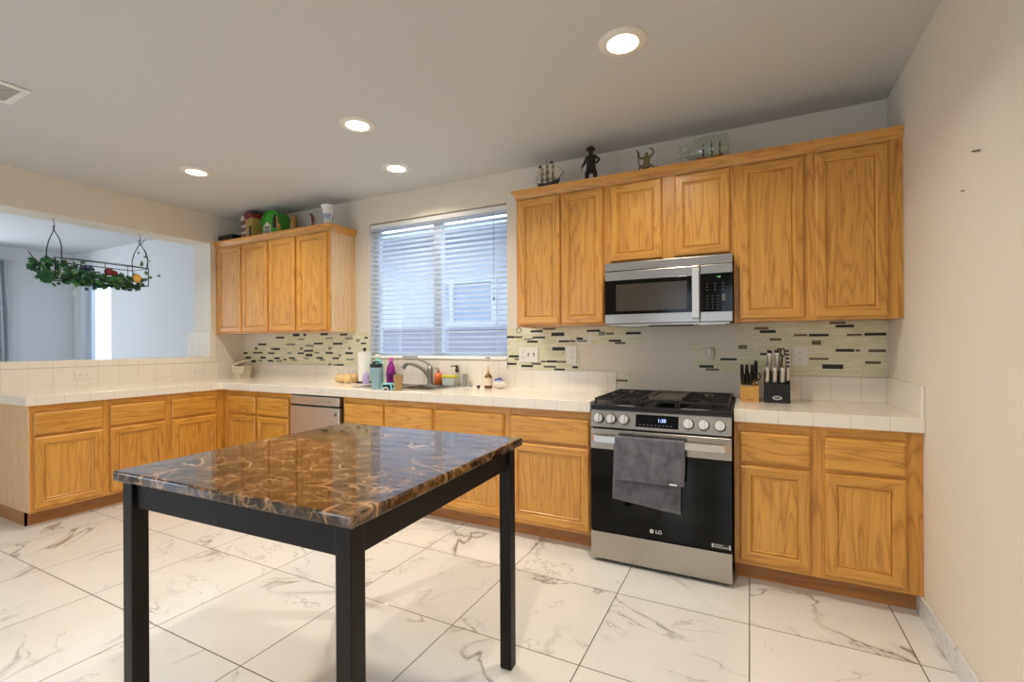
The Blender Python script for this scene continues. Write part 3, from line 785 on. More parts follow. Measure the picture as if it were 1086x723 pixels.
# ------------------------------------------------------------------ outlets and switches
def plate(name, label, cat, c, w, h, kinds, axis='y', horizontal=False, group=None):
    # kinds: list of 'outlet' / 'switch' side by side
    t = thing(name, label, cat, c, 0 if axis == 'y' else LB, group)
    MB().box(-w/2, w/2, -0.006, -0.0003, -h/2, h/2).build('cover_plate', 'white_plastic', t, bev=0.002)
    n = len(kinds)
    for i, k in enumerate(kinds):
        cx = (i - (n - 1) / 2) * 0.046
        if k == 'outlet':
            for s in (-1, 1):
                q = (cx, s * 0.021) if not horizontal else (s * 0.021, 0)
                o = MB().box(q[0] - 0.016, q[0] + 0.016, -0.008, -0.0062, q[1] - 0.015, q[1] + 0.015).build('receptacle', 'white_plastic', t, bev=0.0015)
                b = MB()
                for d in (-0.006, 0.006):
                    if horizontal: b.box(q[0] - 0.001, q[0] + 0.006, -0.0085, -0.0081, q[1] + d - 0.0012, q[1] + d + 0.0012)
                    else: b.box(q[0] + d - 0.0012, q[0] + d + 0.0012, -0.0085, -0.0081, q[1] - 0.001, q[1] + 0.006)
                b.lathe([(0.0025, -0.0085), (0.0025, -0.0081)], (q[0] - (0.008 if horizontal else 0), 0, q[1] - (0 if horizontal else 0.008)), 'y', 8)
                b.build('socket_slots', 'slot', o)
        else:
            MB().box(cx - 0.006, cx + 0.006, -0.0075, -0.0062, -0.013, 0.013).build('switch_surround', 'slot', t)
            MB().hexa([(cx-0.004, -0.014, -0.002), (cx+0.004, -0.014, -0.002), (cx+0.004, -0.0076, -0.010), (cx-0.004, -0.0076, -0.010),
                       (cx-0.004, -0.016, 0.006), (cx+0.004, -0.016, 0.006), (cx+0.004, -0.0076, 0.006), (cx-0.004, -0.0076, 0.006)]).build('toggle', 'white_plastic', t)
    return t
plate('switch_plate', 'white three-gang plate with outlet and two switches right of window', 'switch', (-1.551, D - 0.0055, 1.180), 0.165, 0.118, ['outlet', 'switch', 'switch'])
plate('wall_outlet', 'white outlet on the mosaic edge, second plate right of the window', 'outlet', (-1.195, D - 0.0055, 1.181), 0.080, 0.138, ['outlet'])
plate('wall_outlet', 'white outlet on mosaic, right of the black knife block', 'outlet', (0.273, D - 0.0055, 1.180), 0.086, 0.118, ['outlet'])
plate('wall_outlet', 'beige sideways outlet in left-wall tile upstand, nearer the camera', 'outlet', (XL + 0.0115, 1.925, 1.020), 0.118, 0.072, ['outlet'], 'x', True)
plate('wall_outlet', 'beige sideways outlet in left-wall tile upstand, near the corner', 'outlet', (XL + 0.0115, 2.880, 1.020), 0.105, 0.066, ['outlet'], 'x', True)
# bits on the walls
tag(MB().lathe([(0.004, 0), (0.004, 0.004), (0.0015, 0.005), (0.0015, 0.022)], (-1.128 - 0.13, D - 0.026, 1.193), 'y', 8).build('nail', 'slot'), 'tiny dark nail in mosaic between the switch plate and outlet', 'nail')
t = MB(); t.tube([(XR - 0.0005, 2.201, 1.927), (XR - 0.006, 2.196, 1.926), (XR - 0.008, 2.140, 1.910)], 0.003, 6)
tag(t.build('wall_nail', 'slot'), 'dark bent nail high on the right wall', 'nail')
t = MB(); t.tube([(XR - 0.0005, 2.284, 1.814), (XR - 0.012, 2.280, 1.812)], 0.0025, 6)
tag(t.build('wall_screw', 'strip_green'), 'small pale screw in right wall, below the bent nail', 'screw')
t = MB(); pts = [(-1.494 + 0.018 * math.cos(a), 3.066, 1.362 + 0.018 * math.sin(a)) for a in [2*PI*k/20 for k in range(20)]]
t.tube(pts, 0.003, 6, closed=True); t.tube([(-1.494, 3.066, 1.380), (-1.494, 3.066, 1.3845)], 0.003, 6)
tag(t.build('hanging_ring', 'slot'), 'small grey metal ring hanging below the cabinet corner beside the window', 'ring')

# ------------------------------------------------------------------ table
tb = thing('marble_top_table', 'counter-height square table with brown marble top and black legs', 'table', (-1.25, 1.197, 0), 0.04)
TW, TD, TZ = 0.928 / 2, 0.934 / 2, 0.8905
mb = MB(); mb.box(-TW, TW, -TD, TD, TZ - 0.030, TZ)
mb.build('tabletop', 'table_marble', tb, bev=0.006, seg=3)
LX0, LX1, LY = -TW + 0.008, TW - 0.024, TD - 0.022
LS = 0.047
for sx in (0, 1):
    for sy in (-1, 1):
        x = LX0 if sx == 0 else LX1 - LS
        y = -LY if sy < 0 else LY - LS
        mb = MB(); mb.box(x, x + LS, y, y + LS, 0.003, TZ - 0.0305)
        leg = mb.build('leg', 'espresso', tb, bev=0.003)
        MB().lathe([(0.016, 0.0), (0.016, 0.003)], (x + LS/2, y + LS/2, 0), 'z', 12).build('foot_pad', 'black', leg)
A0, A1 = 0.778, TZ - 0.0305
MB().box(LX0 + LS, LX1 - LS, -LY + 0.012, -LY + 0.032, A0, A1).build('apron', 'espresso', tb, bev=0.001)
MB().box(LX0 + LS, LX1 - LS, LY - 0.032, LY - 0.012, A0, A1).build('apron', 'espresso', tb, bev=0.001)
MB().box(LX0 + 0.012, LX0 + 0.032, -LY + LS, LY - LS, A0, A1).build('apron', 'espresso', tb, bev=0.001)
MB().box(LX1 - 0.032, LX1 - 0.012, -LY + LS, LY - LS, A0, A1).build('apron', 'espresso', tb, bev=0.001)

# ------------------------------------------------------------------ gas range (local origin: floor under the front face, at its left edge)
SXL, SXR, SYF = -0.833, -0.086, 2.660
W_ = SXR - SXL
st = thing('gas_range', 'stainless gas range with black oven door between the oak base cabinets', 'stove', (SXL, SYF, 0))
dp = 3.345 - SYF
mb = MB(); mb.box(0.004, W_ - 0.004, 0.035, dp, 0.03, 0.880); mb.build('body', 'black', st, bev=0.002)
for x in (0.03, W_ - 0.06):
    for y in (0.05, dp - 0.08): MB().lathe([(0.018, 0.0), (0.018, 0.008), (0.01, 0.010), (0.01, 0.031)], (x + 0.015, y + 0.015, 0), 'z', 12).build('foot', 'black', st)
MB().box(0.0, W_, 0.0, 0.034, 0.022, 0.178).build('storage_drawer', 'steel', st, bev=0.003)
dr = MB().box(0.0, W_, 0.0, 0.034, 0.655, 0.770).build('oven_door', 'steel', st, bev=0.003)
gl = MB().box(0.0, W_, 0.0, 0.034, 0.184, 0.6548).build('door_glass', 'black_glass', dr, bev=0.002)
MB().box(0.13, W_ - 0.13, -0.0006, 0.0, 0.30, 0.60).build('oven_window', plain('oven_window_tint', srgb(16, 18, 15), 0.05, 0.0, **{'Specular IOR Level': 0.25}), dr)
# handle: wide flat bar with turned-in ends
hb = MB(); z0, z1 = 0.702, 0.738
sec = [(-0.046, z0), (-0.046, z1), (-0.036, z1 + 0.002), (-0.030, z1 - 0.004), (-0.030, z0 + 0.004), (-0.036, z0 - 0.002)]
rg = []
for (x, oy) in ((0.008, 0.034), (0.030, 0.008), (0.055, 0.0), (W_ - 0.055, 0.0), (W_ - 0.030, 0.008), (W_ - 0.008, 0.034)):
    rg.append([hb.bm.verts.new((x, y + oy, z)) for y, z in sec])
for A, B in zip(rg, rg[1:]):
    for i in range(6): hb._f([A[i], A[(i+1) % 6], B[(i+1) % 6], B[i]])
hb._f(rg[0][::-1]); hb._f(rg[-1])
hb.build('handle', 'steel_light', dr, smooth=30)
mb = MB(); mb.hexa([(0, -0.004, 0.782), (W_, -0.004, 0.782), (W_, 0.05, 0.782), (0, 0.05, 0.782), (0, 0.022, 0.880), (W_, 0.022, 0.880), (W_, 0.05, 0.880), (0, 0.05, 0.880)])
cp = mb.build('control_panel', 'steel', st, bev=0.002)
tilt = math.atan2(0.026, 0.098)
def on_panel(x, z, out=0.0):
    k = (z - 0.782) / 0.098
    return Vector((x, -0.004 + 0.026 * k - out * math.cos(tilt), z + out * math.sin(tilt)))
PT = Matrix.Rotation(-tilt, 4, 'X')
dm = MB(); dm.box(-0.114, 0.114, -0.002, 0.0, -0.036, 0.034)
disp = dm.build('display', 'black_glass', cp, loc=on_panel(0.373, 0.832)); disp.rotation_euler = (-tilt, 0, 0)
text_mesh('clock_digits', '1:20', 0.026, 'led_blue', cp, on_panel(0.400, 0.836, 0.0026), (R(90) - tilt, 0, 0))
pr_ = MB()
for i in range(9): pr_.box(-0.095 + i * 0.021, -0.085 + i * 0.021, -0.0026, -0.002, -0.024, -0.021)
o = pr_.build('panel_print', 'print_grey', cp, loc=on_panel(0.373, 0.832)); o.rotation_euler = (-tilt, 0, 0)
for kx in (0.050, 0.124, 0.197, 0.538, 0.614, 0.692):
    kb = MB()
    kb.lathe([(0.0285, 0.0), (0.0285, -0.006), (0.0265, -0.010)], (0,0,0), 'y', 28)
    kn = kb.build('knob_base', 'black', cp, smooth=40, loc=on_panel(kx, 0.829)); kn.rotation_euler = (-tilt, 0, 0)
    kb = MB(); kb.lathe([(0.0255, -0.009), (0.0250, -0.026), (0.0235, -0.031)], (0,0,0), 'y', 28)
    kb.hexa([(-0.006, -0.042, -0.0235), (0.006, -0.042, -0.0235), (0.007, -0.030, -0.0245), (-0.007, -0.030, -0.0245), (-0.006, -0.042, 0.0235), (0.006, -0.042, 0.0235), (0.007, -0.030, 0.0245), (-0.007, -0.030, 0.0245)])
    kn = kb.build('knob', 'steel_light', cp, smooth=35, loc=on_panel(kx, 0.829)); kn.rotation_euler = (-tilt, 0, 0)
    kb = MB(); kb.box(-0.008, -0.002, -0.0008, 0, 0.031, 0.034); kb.box(0.003, 0.008, -0.0008, 0, 0.031, 0.034)
    kn = kb.build('knob_print', 'print_grey', cp, loc=on_panel(kx, 0.829)); kn.rotation_euler = (-tilt, 0, 0)
# cooktop
mb = MB(); mb.box(0.0, W_, 0.006, dp, 0.8805, 0.908); ckt = mb.build('cooktop', 'black', st, bev=0.003)
MB().box(0.0, W_, dp - 0.035, dp, 0.908, 0.918).build('rear_vent', 'black', st, bev=0.002)
def grate(x0, x1, solid_mid=False):
    g = MB(); y0, y1 = 0.045, dp - 0.05; z0, z1 = 0.932, 0.944; b = 0.011
    for x in (x0, x1 - b): g.box(x, x + b, y0, y1, z0, z1)
    for y in (y0, (y0 + y1) / 2 - b / 2, y1 - b): g.box(x0 + b, x1 - b, y, y + b, z0, z1)
    for x in (x0, x1 - b):
        for y in (y0, y1 - b): g.box(x, x + b, y, y + b, 0.908, z0)
    if not solid_mid:
        for cy in ((y0 * 3 + y1) / 4, (y0 + 3 * y1) / 4):
            cx = (x0 + x1) / 2; q = (y1 - y0) / 4 - b
            g.box(cx - 0.005, cx + 0.005, cy + 0.025, cy + q, z0, z1 + 0.002); g.box(cx - 0.005, cx + 0.005, cy - q, cy - 0.025, z0, z1 + 0.002)
            g.box(cx + 0.025, x1 - b, cy - 0.005, cy + 0.005, z0, z1 + 0.002); g.box(x0 + b, cx - 0.025, cy - 0.005, cy + 0.005, z0, z1 + 0.002)
            for sx in (-1, 1):
                for sy in (-1, 1):
                    g.obox((cx + sx * 0.068, cy + sy * 0.085, z0 + 0.007), (sx * 0.030, sy * 0.034, 0), (-sy * 0.0035, sx * 0.0035, 0), (0, 0, 0.006))
    return g.build('grate', 'iron', st, bev=0.0015)
grate(0.012, 0.268); grate(0.272, 0.476, True); grate(0.480, W_ - 0.012)
for (bx_, by_, r) in ((0.14, 0.19, 0.042), (0.14, 0.48, 0.034), (0.374, 0.33, 0.04), (0.608, 0.19, 0.05), (0.608, 0.48, 0.034)):
    b = MB().lathe([(r + 0.008, 0.908), (r + 0.006, 0.918), (r, 0.918), (r, 0.926), (r * 0.8, 0.929)], (bx_, by_, 0), 'z', 20)
    b.build('burner', 'iron', st, smooth=35)
gr = tag(MB().build('x', 'iron'), None); bpy.data.objects.remove(gr)
g = MB(); gx0, gx1, gy0, gy1 = -0.512, -0.327, 2.70, 3.085
g.box(gx0, gx1, gy0, gy1, 0.9465, 0.952)
for (a, b, c, d) in ((gx0, gx1, gy0, gy0 + 0.008), (gx0, gx1, gy1 - 0.008, gy1), (gx0, gx0 + 0.008, gy0, gy1), (gx1 - 0.008, gx1, gy0, gy1)): g.box(a, b, c, d, 0.952, 0.966)
gd = tag(g.build('griddle', ['griddle'], bev=0.002), 'flat dark griddle plate lying over the middle stove burner', 'griddle')
# small white print on the two front grate corners of the cooktop
b = MB()
random.seed(3)
for i in range(16): 
    x = 0.155 + i * 0.006; b.box(x, x + 0.004, 0.010, 0.010 + random.choice((0.012, 0.020, 0.026)), 0.9082, 0.9086)
for i in range(22):
    x = 0.500 + i * 0.006; b.box(x, x + 0.004, 0.010, 0.010 + random.choice((0.008, 0.014, 0.020)), 0.9082, 0.9086)
b.build('cooktop_print', 'print_white', st)
# maker's mark and info sticker on the oven door
lg = MB(); lg.lathe([(0.0115, -0.0006), (0.0115, -0.0002)], (0.345, 0, 0.228), 'y', 24)
lgo = lg.build('round_logo', 'print_white', dr)
l2 = MB(); l2.box(0.3445, 0.3465, -0.0010, -0.0006, 0.224, 0.233); l2.box(0.3465, 0.3505, -0.0010, -0.0006, 0.224, 0.2255); l2.box(0.3385, 0.3410, -0.0010, -0.0006, 0.230, 0.2325)
l2.build('logo_face', 'black', dr)
text_mesh('logo_letters', 'LG', 0.028, 'print_white', dr, (0.382, -0.0012, 0.228), bold=0.0006)
b = MB(); b.box(0.648, 0.742, -0.0010, -0.0002, 0.196, 0.222)
ob = b.build('info_sticker', 'black', dr)
b = MB(); b.box(0.650, 0.659, -0.0014, -0.0010, 0.200, 0.219); b.box(0.731, 0.740, -0.0014, -0.0010, 0.198, 0.221)
b.box(0.662, 0.705, -0.0014, -0.0010, 0.214, 0.217); b.box(0.662, 0.728, -0.0014, -0.0010, 0.207, 0.209); b.box(0.662, 0.728, -0.0014, -0.0010, 0.201, 0.203)
b.build('sticker_print', 'print_white', dr)

# towel over the handle
def towel_mat():
    m, nt, b = mat('grey_terry_towel')
    v = N(nt, 'ShaderNodeTexCoord').outputs['Object']
    n = noise(nt, mapping(nt, v, (60, 60, 9)), 1, 3); n2 = noise(nt, v, 16, 4); n3 = noise(nt, v, 220, 3)
    n2 = math_n(nt, 'MULTIPLY', math_n(nt, 'SUBTRACT', n2, 0.3), 2.4, clamp=True)
    c = mixc(nt, n2, srgb(58, 58, 66), srgb(108, 107, 116)); c = mixc(nt, math_n(nt, 'MULTIPLY', n, 0.5), c, srgb(122, 120, 130))
    L(nt, c, b.inputs['Base Color']); b.inputs['Roughness'].default_value = 0.95
    b.inputs['Sheen Weight'].default_value = 0.4
    bump(nt, b, math_n(nt, 'ADD', n3, n), 0.7, 0.003)
    return m
M['towel'] = towel_mat()
tw = thing('hand_towel', 'grey terry hand towel folded over the oven door handle', 'towel', (-0.68, SYF, 0))
def sheet(x0, x1, path, zb_l, zb_r, amp, seed, name, par, off=0.0):
    rnd = random.Random(seed); mb = MB(); nx, rows = 30, []
    for i, (y, z, f) in enumerate(path):
        row = []
        for k in range(nx + 1):
            u = k / nx; x = x0 + (x1 - x0) * u
            zb = zb_l + (zb_r - zb_l) * u
            zz = z if f == 0 else (0.715 + (zb - 0.715) * f)
            wob = amp * max(f, 0.15) * (math.sin(u * 11 + seed) * 0.6 + math.sin(u * 23 + seed * 2 + f * 2) * 0.4)
            row.append(mb.bm.verts.new((x + 0.006 * math.sin(f * 3 + seed) * f, y - abs(wob) + off, zz)))
        rows.append(row)
    for A, B in zip(rows, rows[1:]):
        for k in range(nx): mb._f([A[k], A[k+1], B[k+1], B[k]])
    return mb.build(name, 'towel', par, smooth=True, solid=0.005)
front = [(-0.022, 0, 0.10)] + [(-0.026, 0.730, 0), (-0.032, 0.744, 0), (-0.042, 0.745, 0), (-0.050, 0.738, 0)] + [(-0.053, 0, f / 12) for f in range(1, 13)]
sheet(0.002, 0.372, front, 0.503, 0.508, 0.005, 1.0, 'front_fold', tw)
back = [(-0.021, 0.728, 0)] + [(-0.020 - 0.004 * f / 14, 0, f / 14) for f in range(1, 15)]
sheet(-0.012, 0.352, back, 0.388, 0.350, 0.006, 2.3, 'back_fold', tw)
b = MB(); b.box(0.296, 0.334, -0.0655, -0.0645, 0.511, 0.520); b.build('care_tag', 'white', tw)
b = MB(); b.tube([(0.004, -0.058, 0.512), (0.12, -0.060, 0.513), (0.25, -0.059, 0.514), (0.370, -0.058, 0.517)], 0.003, 6); b.build('hem', 'towel', tw)

# ------------------------------------------------------------------ microwave
MX0, MX1, MY, MZ0, MZ1 = -0.829, -0.087, 2.965, 1.376, 1.7745
mw = thing('microwave', 'stainless over-the-range microwave with black glass door', 'microwave', (MX0, MY, 0))
mwW = MX1 - MX0
MB().box(0.004, mwW - 0.004, 0.025, D - MY - 0.001, MZ0 + 0.010, MZ1 - 0.0).build('body', 'black', mw, bev=0.002)
MB().box(0.0, mwW, 0.0, 0.024, 1.722, 1.773).build('top_grille', 'steel', mw, bev=0.003)
d_ = MB().box(0.0, 0.567, 0.0, 0.024, 1.388, 1.719).build('door', 'steel', mw, bev=0.003)
b = MB(); b.box(0.0, 0.530, -0.003, 0.0, 1.446, 1.662); b.build('door_glass', 'black_glass', d_, bev=0.001)
b = MB(); b.box(0.072, 0.497, -0.0036, -0.003, 1.466, 1.634); b.build('door_window', 'mw_glass', d_)
b = MB(); b.prism([(-0.036, 1.406), (-0.040, 1.412), (-0.040, 1.694), (-0.036, 1.700), (-0.0015, 1.700), (-0.0015, 1.672), (-0.026, 1.668), (-0.026, 1.438), (-0.0015, 1.434), (-0.0015, 1.406)], 0.528, 0.566, 'yz')
b.build('handle', 'steel_light', d_, bev=0.002)
pnl = MB().box(0.569, mwW, 0.0, 0.024, 1.388, 1.719).build('control_panel', 'steel', mw, bev=0.003)
b = MB(); b.box(0.572, mwW, -0.003, 0.0, 1.444, 1.668); b.build('keypad', 'black_glass', pnl, bev=0.001)
b = MB()
for r_ in range(5):
    for c_ in range(3): b.box(0.606 + c_ * 0.028, 0.610 + c_ * 0.028, -0.0034, -0.003, 1.462 + r_ * 0.018, 1.466 + r_ * 0.018)
for r_ in range(3):
    for c_ in range(3): b.box(0.603 + c_ * 0.042, 0.611 + c_ * 0.042, -0.0034, -0.003, 1.570 + r_ * 0.018, 1.573 + r_ * 0.018)
b.box(0.691, 0.697, -0.0034, -0.003, 1.470, 1.474); b.box(0.691, 0.697, -0.0034, -0.003, 1.454, 1.458)
b.build('key_print', 'print_grey', pnl)
b = MB(); b.box(0.687, 0.704, -0.0034, -0.003, 1.506, 1.545); b.build('start_key', 'print_dim', pnl)
text_mesh('clock_digits', '1:20', 0.013, 'led_green', pnl, (0.668, -0.0036, 1.645))
b = MB().lathe([(0.006, -0.0008), (0.006, 0)], (0.040, 0, 1.413), 'y', 16); b.build('round_logo', 'print_white', d_)
b = MB(); b.box(0.02, mwW - 0.02, 0.03, D - MY - 0.03, MZ0, MZ0 + 0.0095); b.build('underside', 'steel', mw)
b = MB(); b.box(0.10, 0.24, 0.045, 0.14, MZ0 - 0.004, MZ0 - 0.0002); b.box(0.56, 0.70, 0.045, 0.14, MZ0 - 0.004, MZ0 - 0.0002); b.build('grease_filter', 'steel_light', mw)
b = MB(); b.box(0.27, 0.52, 0.0315, 0.10, MZ0 - 0.008, MZ0 - 0.0002); b.build('lamp_cover', 'black', mw)

# ------------------------------------------------------------------ dishwasher
dw = thing('dishwasher', 'stainless dishwasher under the window counter, left of the sink cabinet', 'dishwasher', (-3.533, D, 0))
DWW = 0.618
MB().box(0.014, DWW - 0.014, -0.575, -0.02, 0.05, 0.845).build('tub', 'black', dw)
MB().box(0.014, DWW - 0.014, -0.555, -0.545, 0.003, 0.10).build('toe_panel', 'black', dw)
MB().box(0.030, DWW - 0.016, -0.632, -0.576, 0.768, 0.838).build('control_panel', 'steel_light', dw, bev=0.004)
b = MB()
for i in range(8): b.box(0.10 + i * 0.05, 0.114 + i * 0.05, -0.6326, -0.632, 0.800, 0.803)
b.lathe([(0.006, -0.6326), (0.006, -0.632)], (0.49, 0, 0.802), 'y', 12); b.lathe([(0.006, -0.6326), (0.006, -0.632)], (0.07, 0, 0.808), 'y', 12)
b.build('button_print', 'print_grey', dw)
dd = MB().box(0.030, DWW - 0.016, -0.632, -0.576, 0.105, 0.752).build('door', 'steel_light', dw, bev=0.004)
MB().box(0.06, DWW - 0.05, -0.600, -0.576, 0.753, 0.767).build('handle_pocket', 'black', dw)
b = MB(); b.box(0.548, 0.575, -0.6328, -0.632, 0.690, 0.715); b.build('energy_sticker', 'print_dim', dd)
tag(MB().box(-3.145, -3.112, D - 0.6366, D - 0.6342, 0.872, 0.892).build('paper_tab', 'print_white'), 'small clear tab stuck on the counter edge above the dishwasher', 'tab')

# ------------------------------------------------------------------ kitchen blind
bl = thing('window_blind', 'white slatted blind hanging in the kitchen window above the sink', 'blind', (WX0, D, 0))
bw = WX1 - WX0
MB().box(0.004, bw - 0.004, 0.010, 0.052, WZ1 - 0.050, WZ1 - 0.010).build('headrail', 'white', bl, bev=0.002)
b = MB(); tilt_s = R(9); n_s = 27; pitch = 0.0437
for i in range(n_s):
    z = WZ1 - 0.070 - i * pitch
    c, s_ = math.cos(tilt_s) * 0.025, math.sin(tilt_s) * 0.025
    b.hexa([(0.006, 0.031 - c, z + s_), (bw - 0.006, 0.031 - c, z + s_), (bw - 0.006, 0.031 + c, z - s_), (0.006, 0.031 + c, z - s_),
            (0.006, 0.031 - c, z + s_ + 0.003), (bw - 0.006, 0.031 - c, z + s_ + 0.003), (bw - 0.006, 0.031 + c, z - s_ + 0.003), (0.006, 0.031 + c, z - s_ + 0.003)])
b.build('slats', 'blind', bl)
zb_ = WZ1 - 0.070 - n_s * pitch
MB().box(0.006, bw - 0.006, 0.012, 0.050, zb_ - 0.004, zb_ + 0.014).build('bottom_rail', 'white', bl, bev=0.003)
b = MB()
for x in (0.10, bw / 2 - 0.01, bw - 0.10):
    for y in (0.006, 0.056): b.tube([(x, y, WZ1 - 0.05), (x, y, zb_ + 0.01)], 0.0011, 4)
b.build('ladder_cords', 'white', bl)
b = MB(); b.tube([(bw - 0.12, -0.004, WZ1 - 0.05), (bw - 0.12, -0.004, WZ1 - 0.75)], 0.0015, 5); b.lathe([(0.003, 0), (0.007, -0.012), (0.005, -0.03), (0.002, -0.034)], (bw - 0.12, -0.004, WZ1 - 0.75), 'z', 8)
b.build('pull_cord', 'slot', bl)
bl2 = thing('window_blind', 'bright white blind in the narrow dining-room window below the ivy', 'blind', (DWX0, D, 0))
bw2 = DWX1 - DWX0; b = MB()
for i in range(46):
    z = DWZ1 - 0.06 - i * 0.030
    b.obox((bw2 / 2, 0.072, z), (bw2 / 2 - 0.006, 0, 0), (0, 0.0125 * math.cos(0.25), 0.0125 * math.sin(0.25)), (0, 0, 0.0008))
b.build('slats', 'blind', bl2)
MB().box(0.004, bw2 - 0.004, 0.055, 0.09, DWZ1 - 0.045, DWZ1 - 0.004).build('headrail', 'white', bl2)

# ------------------------------------------------------------------ sink and faucet
sk = thing('kitchen_sink', 'stainless double-bowl sink set in white tile below the window', 'sink', (-2.53, 3.10, 0.914))
x0, x1, y0, y1 = -0.395, 0.395, -0.235, 0.235
B1 = (-0.365, -0.015, -0.205, 0.145); B2 = (0.015, 0.365, -0.205, 0.145)
b = MB(); zt = 0.0065; zl = 0.002
xs = [x0, B1[0], B1[1], B2[0], B2[1], x1]
b.box(x0, x1, y0, B1[2], zl, zt); b.box(x0, x1, B1[3], y1, zl, zt)
b.box(x0, B1[0], B1[2], B1[3], zl, zt); b.box(B1[1], B2[0], B1[2], B1[3], zl, zt); b.box(B2[1], x1, B1[2], B1[3], zl, zt)
b.build('rim', 'steel_light', sk, bev=0.0015)
for q in (B1, B2):
    b = MB(); a = 0.02; zb0 = -0.17
    top = [b.bm.verts.new(p) for p in ((q[0], q[2], zt), (q[1], q[2], zt), (q[1], q[3], zt), (q[0], q[3], zt))]
    bot = [b.bm.verts.new(p) for p in ((q[0]+a, q[2]+a, zb0), (q[1]-a, q[2]+a, zb0), (q[1]-a, q[3]-a, zb0), (q[0]+a, q[3]-a, zb0))]
    for k in range(4): b._f([top[k], top[(k+1) % 4], bot[(k+1) % 4], bot[k]])
    b._f(bot)
    bo = b.build('bowl', 'steel', sk)
    MB().lathe([(0.04, zb0 + 0.001), (0.035, zb0 + 0.004), (0.01, zb0 + 0.002)], ((q[0]+q[1])/2, (q[2]+q[3])/2, 0), 'z', 16).build('drain', 'chrome', bo)
fc = thing('kitchen_faucet', 'brushed nickel single-lever faucet with arched spout over the sink', 'faucet', (-2.450, 3.288, 0.9207))
MB().lathe([(0.034, 0.0), (0.032, 0.008), (0.024, 0.012)], (0,0,0), 'z', 20).build('base', 'faucet', fc, smooth=40)
MB().lathe([(0.024, 0.010), (0.022, 0.05), (0.024, 0.10), (0.027, 0.125), (0.024, 0.150), (0.012, 0.158)], (0,0,0), 'z', 20).build('body', 'faucet', fc, smooth=50)
dx, dyy = -0.75, -0.66
def fp(r_, z): return (dx * r_, dyy * r_, z)
sp_ = [fp(0.0, 0.05), fp(0.02, 0.085), fp(0.06, 0.13), fp(0.11, 0.163), fp(0.16, 0.180), fp(0.195, 0.183)]
MB().tube(sp_, [0.019, 0.0185, 0.017, 0.0155, 0.0145, 0.014], 14).build('spout', 'faucet', fc, smooth=True)
MB().tube([fp(0.188, 0.190), fp(0.213, 0.170), fp(0.225, 0.140)], [0.017, 0.020, 0.016], 14).build('spray_head', 'faucet', fc, smooth=50)
MB().tube([(0, 0, 0.150), (-0.012, -0.008, 0.175), (-0.040, -0.025, 0.196), (-0.085, -0.055, 0.212)], [0.016, 0.010, 0.007, 0.006], 10).build('lever', 'faucet', fc, smooth=True)
fb = thing('window_blind_wand', 'x', 'x'); bpy.data.objects.remove(fb)
# dark bar behind the spout: a flat brush lying on the sill
tag(MB().tube([(-2.79, D - 0.030, 1.157), (-2.62, D - 0.030, 1.157)], [0.006, 0.006], 8).build('window_rod', 'print_grey'), 'short grey rod lying on window sill above the faucet spout', 'rod')

# ------------------------------------------------------------------ recessed lights, ceiling vent
rl = None
for i, (x, y, lb) in enumerate(((-0.516, 2.165, 'lit recessed ceiling light nearest the camera, above the stove'), (-2.195, 2.205, 'lit recessed ceiling light in the middle, toward the camera'),
        (-2.465, 2.885, 'lit recessed ceiling light closest to the window'), (-3.924, 2.21, 'lit recessed ceiling light furthest left'),
        (-0.45, 0.25, 'unseen recessed ceiling light added overhead for fill, right one'), (-2.2, 0.25, 'unseen recessed ceiling light added overhead for fill, left one'))):  # last two are out of view, added for warm fill
    if rl is None:
        rl = thing('recessed_light', lb, 'ceiling light', (x, y, H), 0, 'recessed ceiling lights')
        MB().lathe([(0.070, -0.004), (0.072, -0.010), (0.100, -0.009), (0.110, -0.003), (0.110, -0.0005), (0.070, -0.0005)], (0,0,0), 'z', 40).build('trim_ring', 'white_plastic', rl, smooth=40)
        MB().lathe([(0.068, -0.006), (0.03, -0.009), (0.001, -0.010)], (0,0,0), 'z', 32).build('lens', 'bulb', rl, smooth=True)
    else: copy_thing(rl, (x, y, H), None, lb)
    l = bpy.data.lights.new('lamp', 'AREA'); l.shape = 'DISK'; l.size = 0.12; l.energy = (14.0, 14.0, 8.0, 14.0, 20.0, 18.0)[i]; l.color = (1.0, 0.90, 0.74); l.spread = R(140)
    o = bpy.data.objects.new('lamp', l); o.location = (x, y, H - 0.014); COL.objects.link(o)
vt = thing('ceiling_vent', 'white slatted air vent in the ceiling at the left edge', 'vent', (-3.61, 0.94, H))
b = MB(); w, h = 0.145, 0.165
b.box(-w, w, -h, -h + 0.03, -0.010, -0.0005); b.box(-w, w, h - 0.03, h, -0.010, -0.0005); b.box(-w, -w + 0.03, -h + 0.03, h - 0.03, -0.010, -0.0005); b.box(w - 0.03, w, -h + 0.03, h - 0.03, -0.010, -0.0005)
b.build('frame', 'white_plastic', vt, bev=0.002)
b = MB(); b.box(-w + 0.03, w - 0.03, -h + 0.03, h - 0.03, -0.0015, -0.0005); b.build('duct_shade_plate', 'black', vt)  # flat black plate paints the shade inside the duct
b = MB()
for i in range(9):
    x = -w + 0.045 + i * 0.025
    b.obox((x, 0, -0.005), (0.003, 0, 0.001), (0, h - 0.031, 0), (0.0002, 0, -0.0006))
b.build('louvres', 'white_plastic', vt)

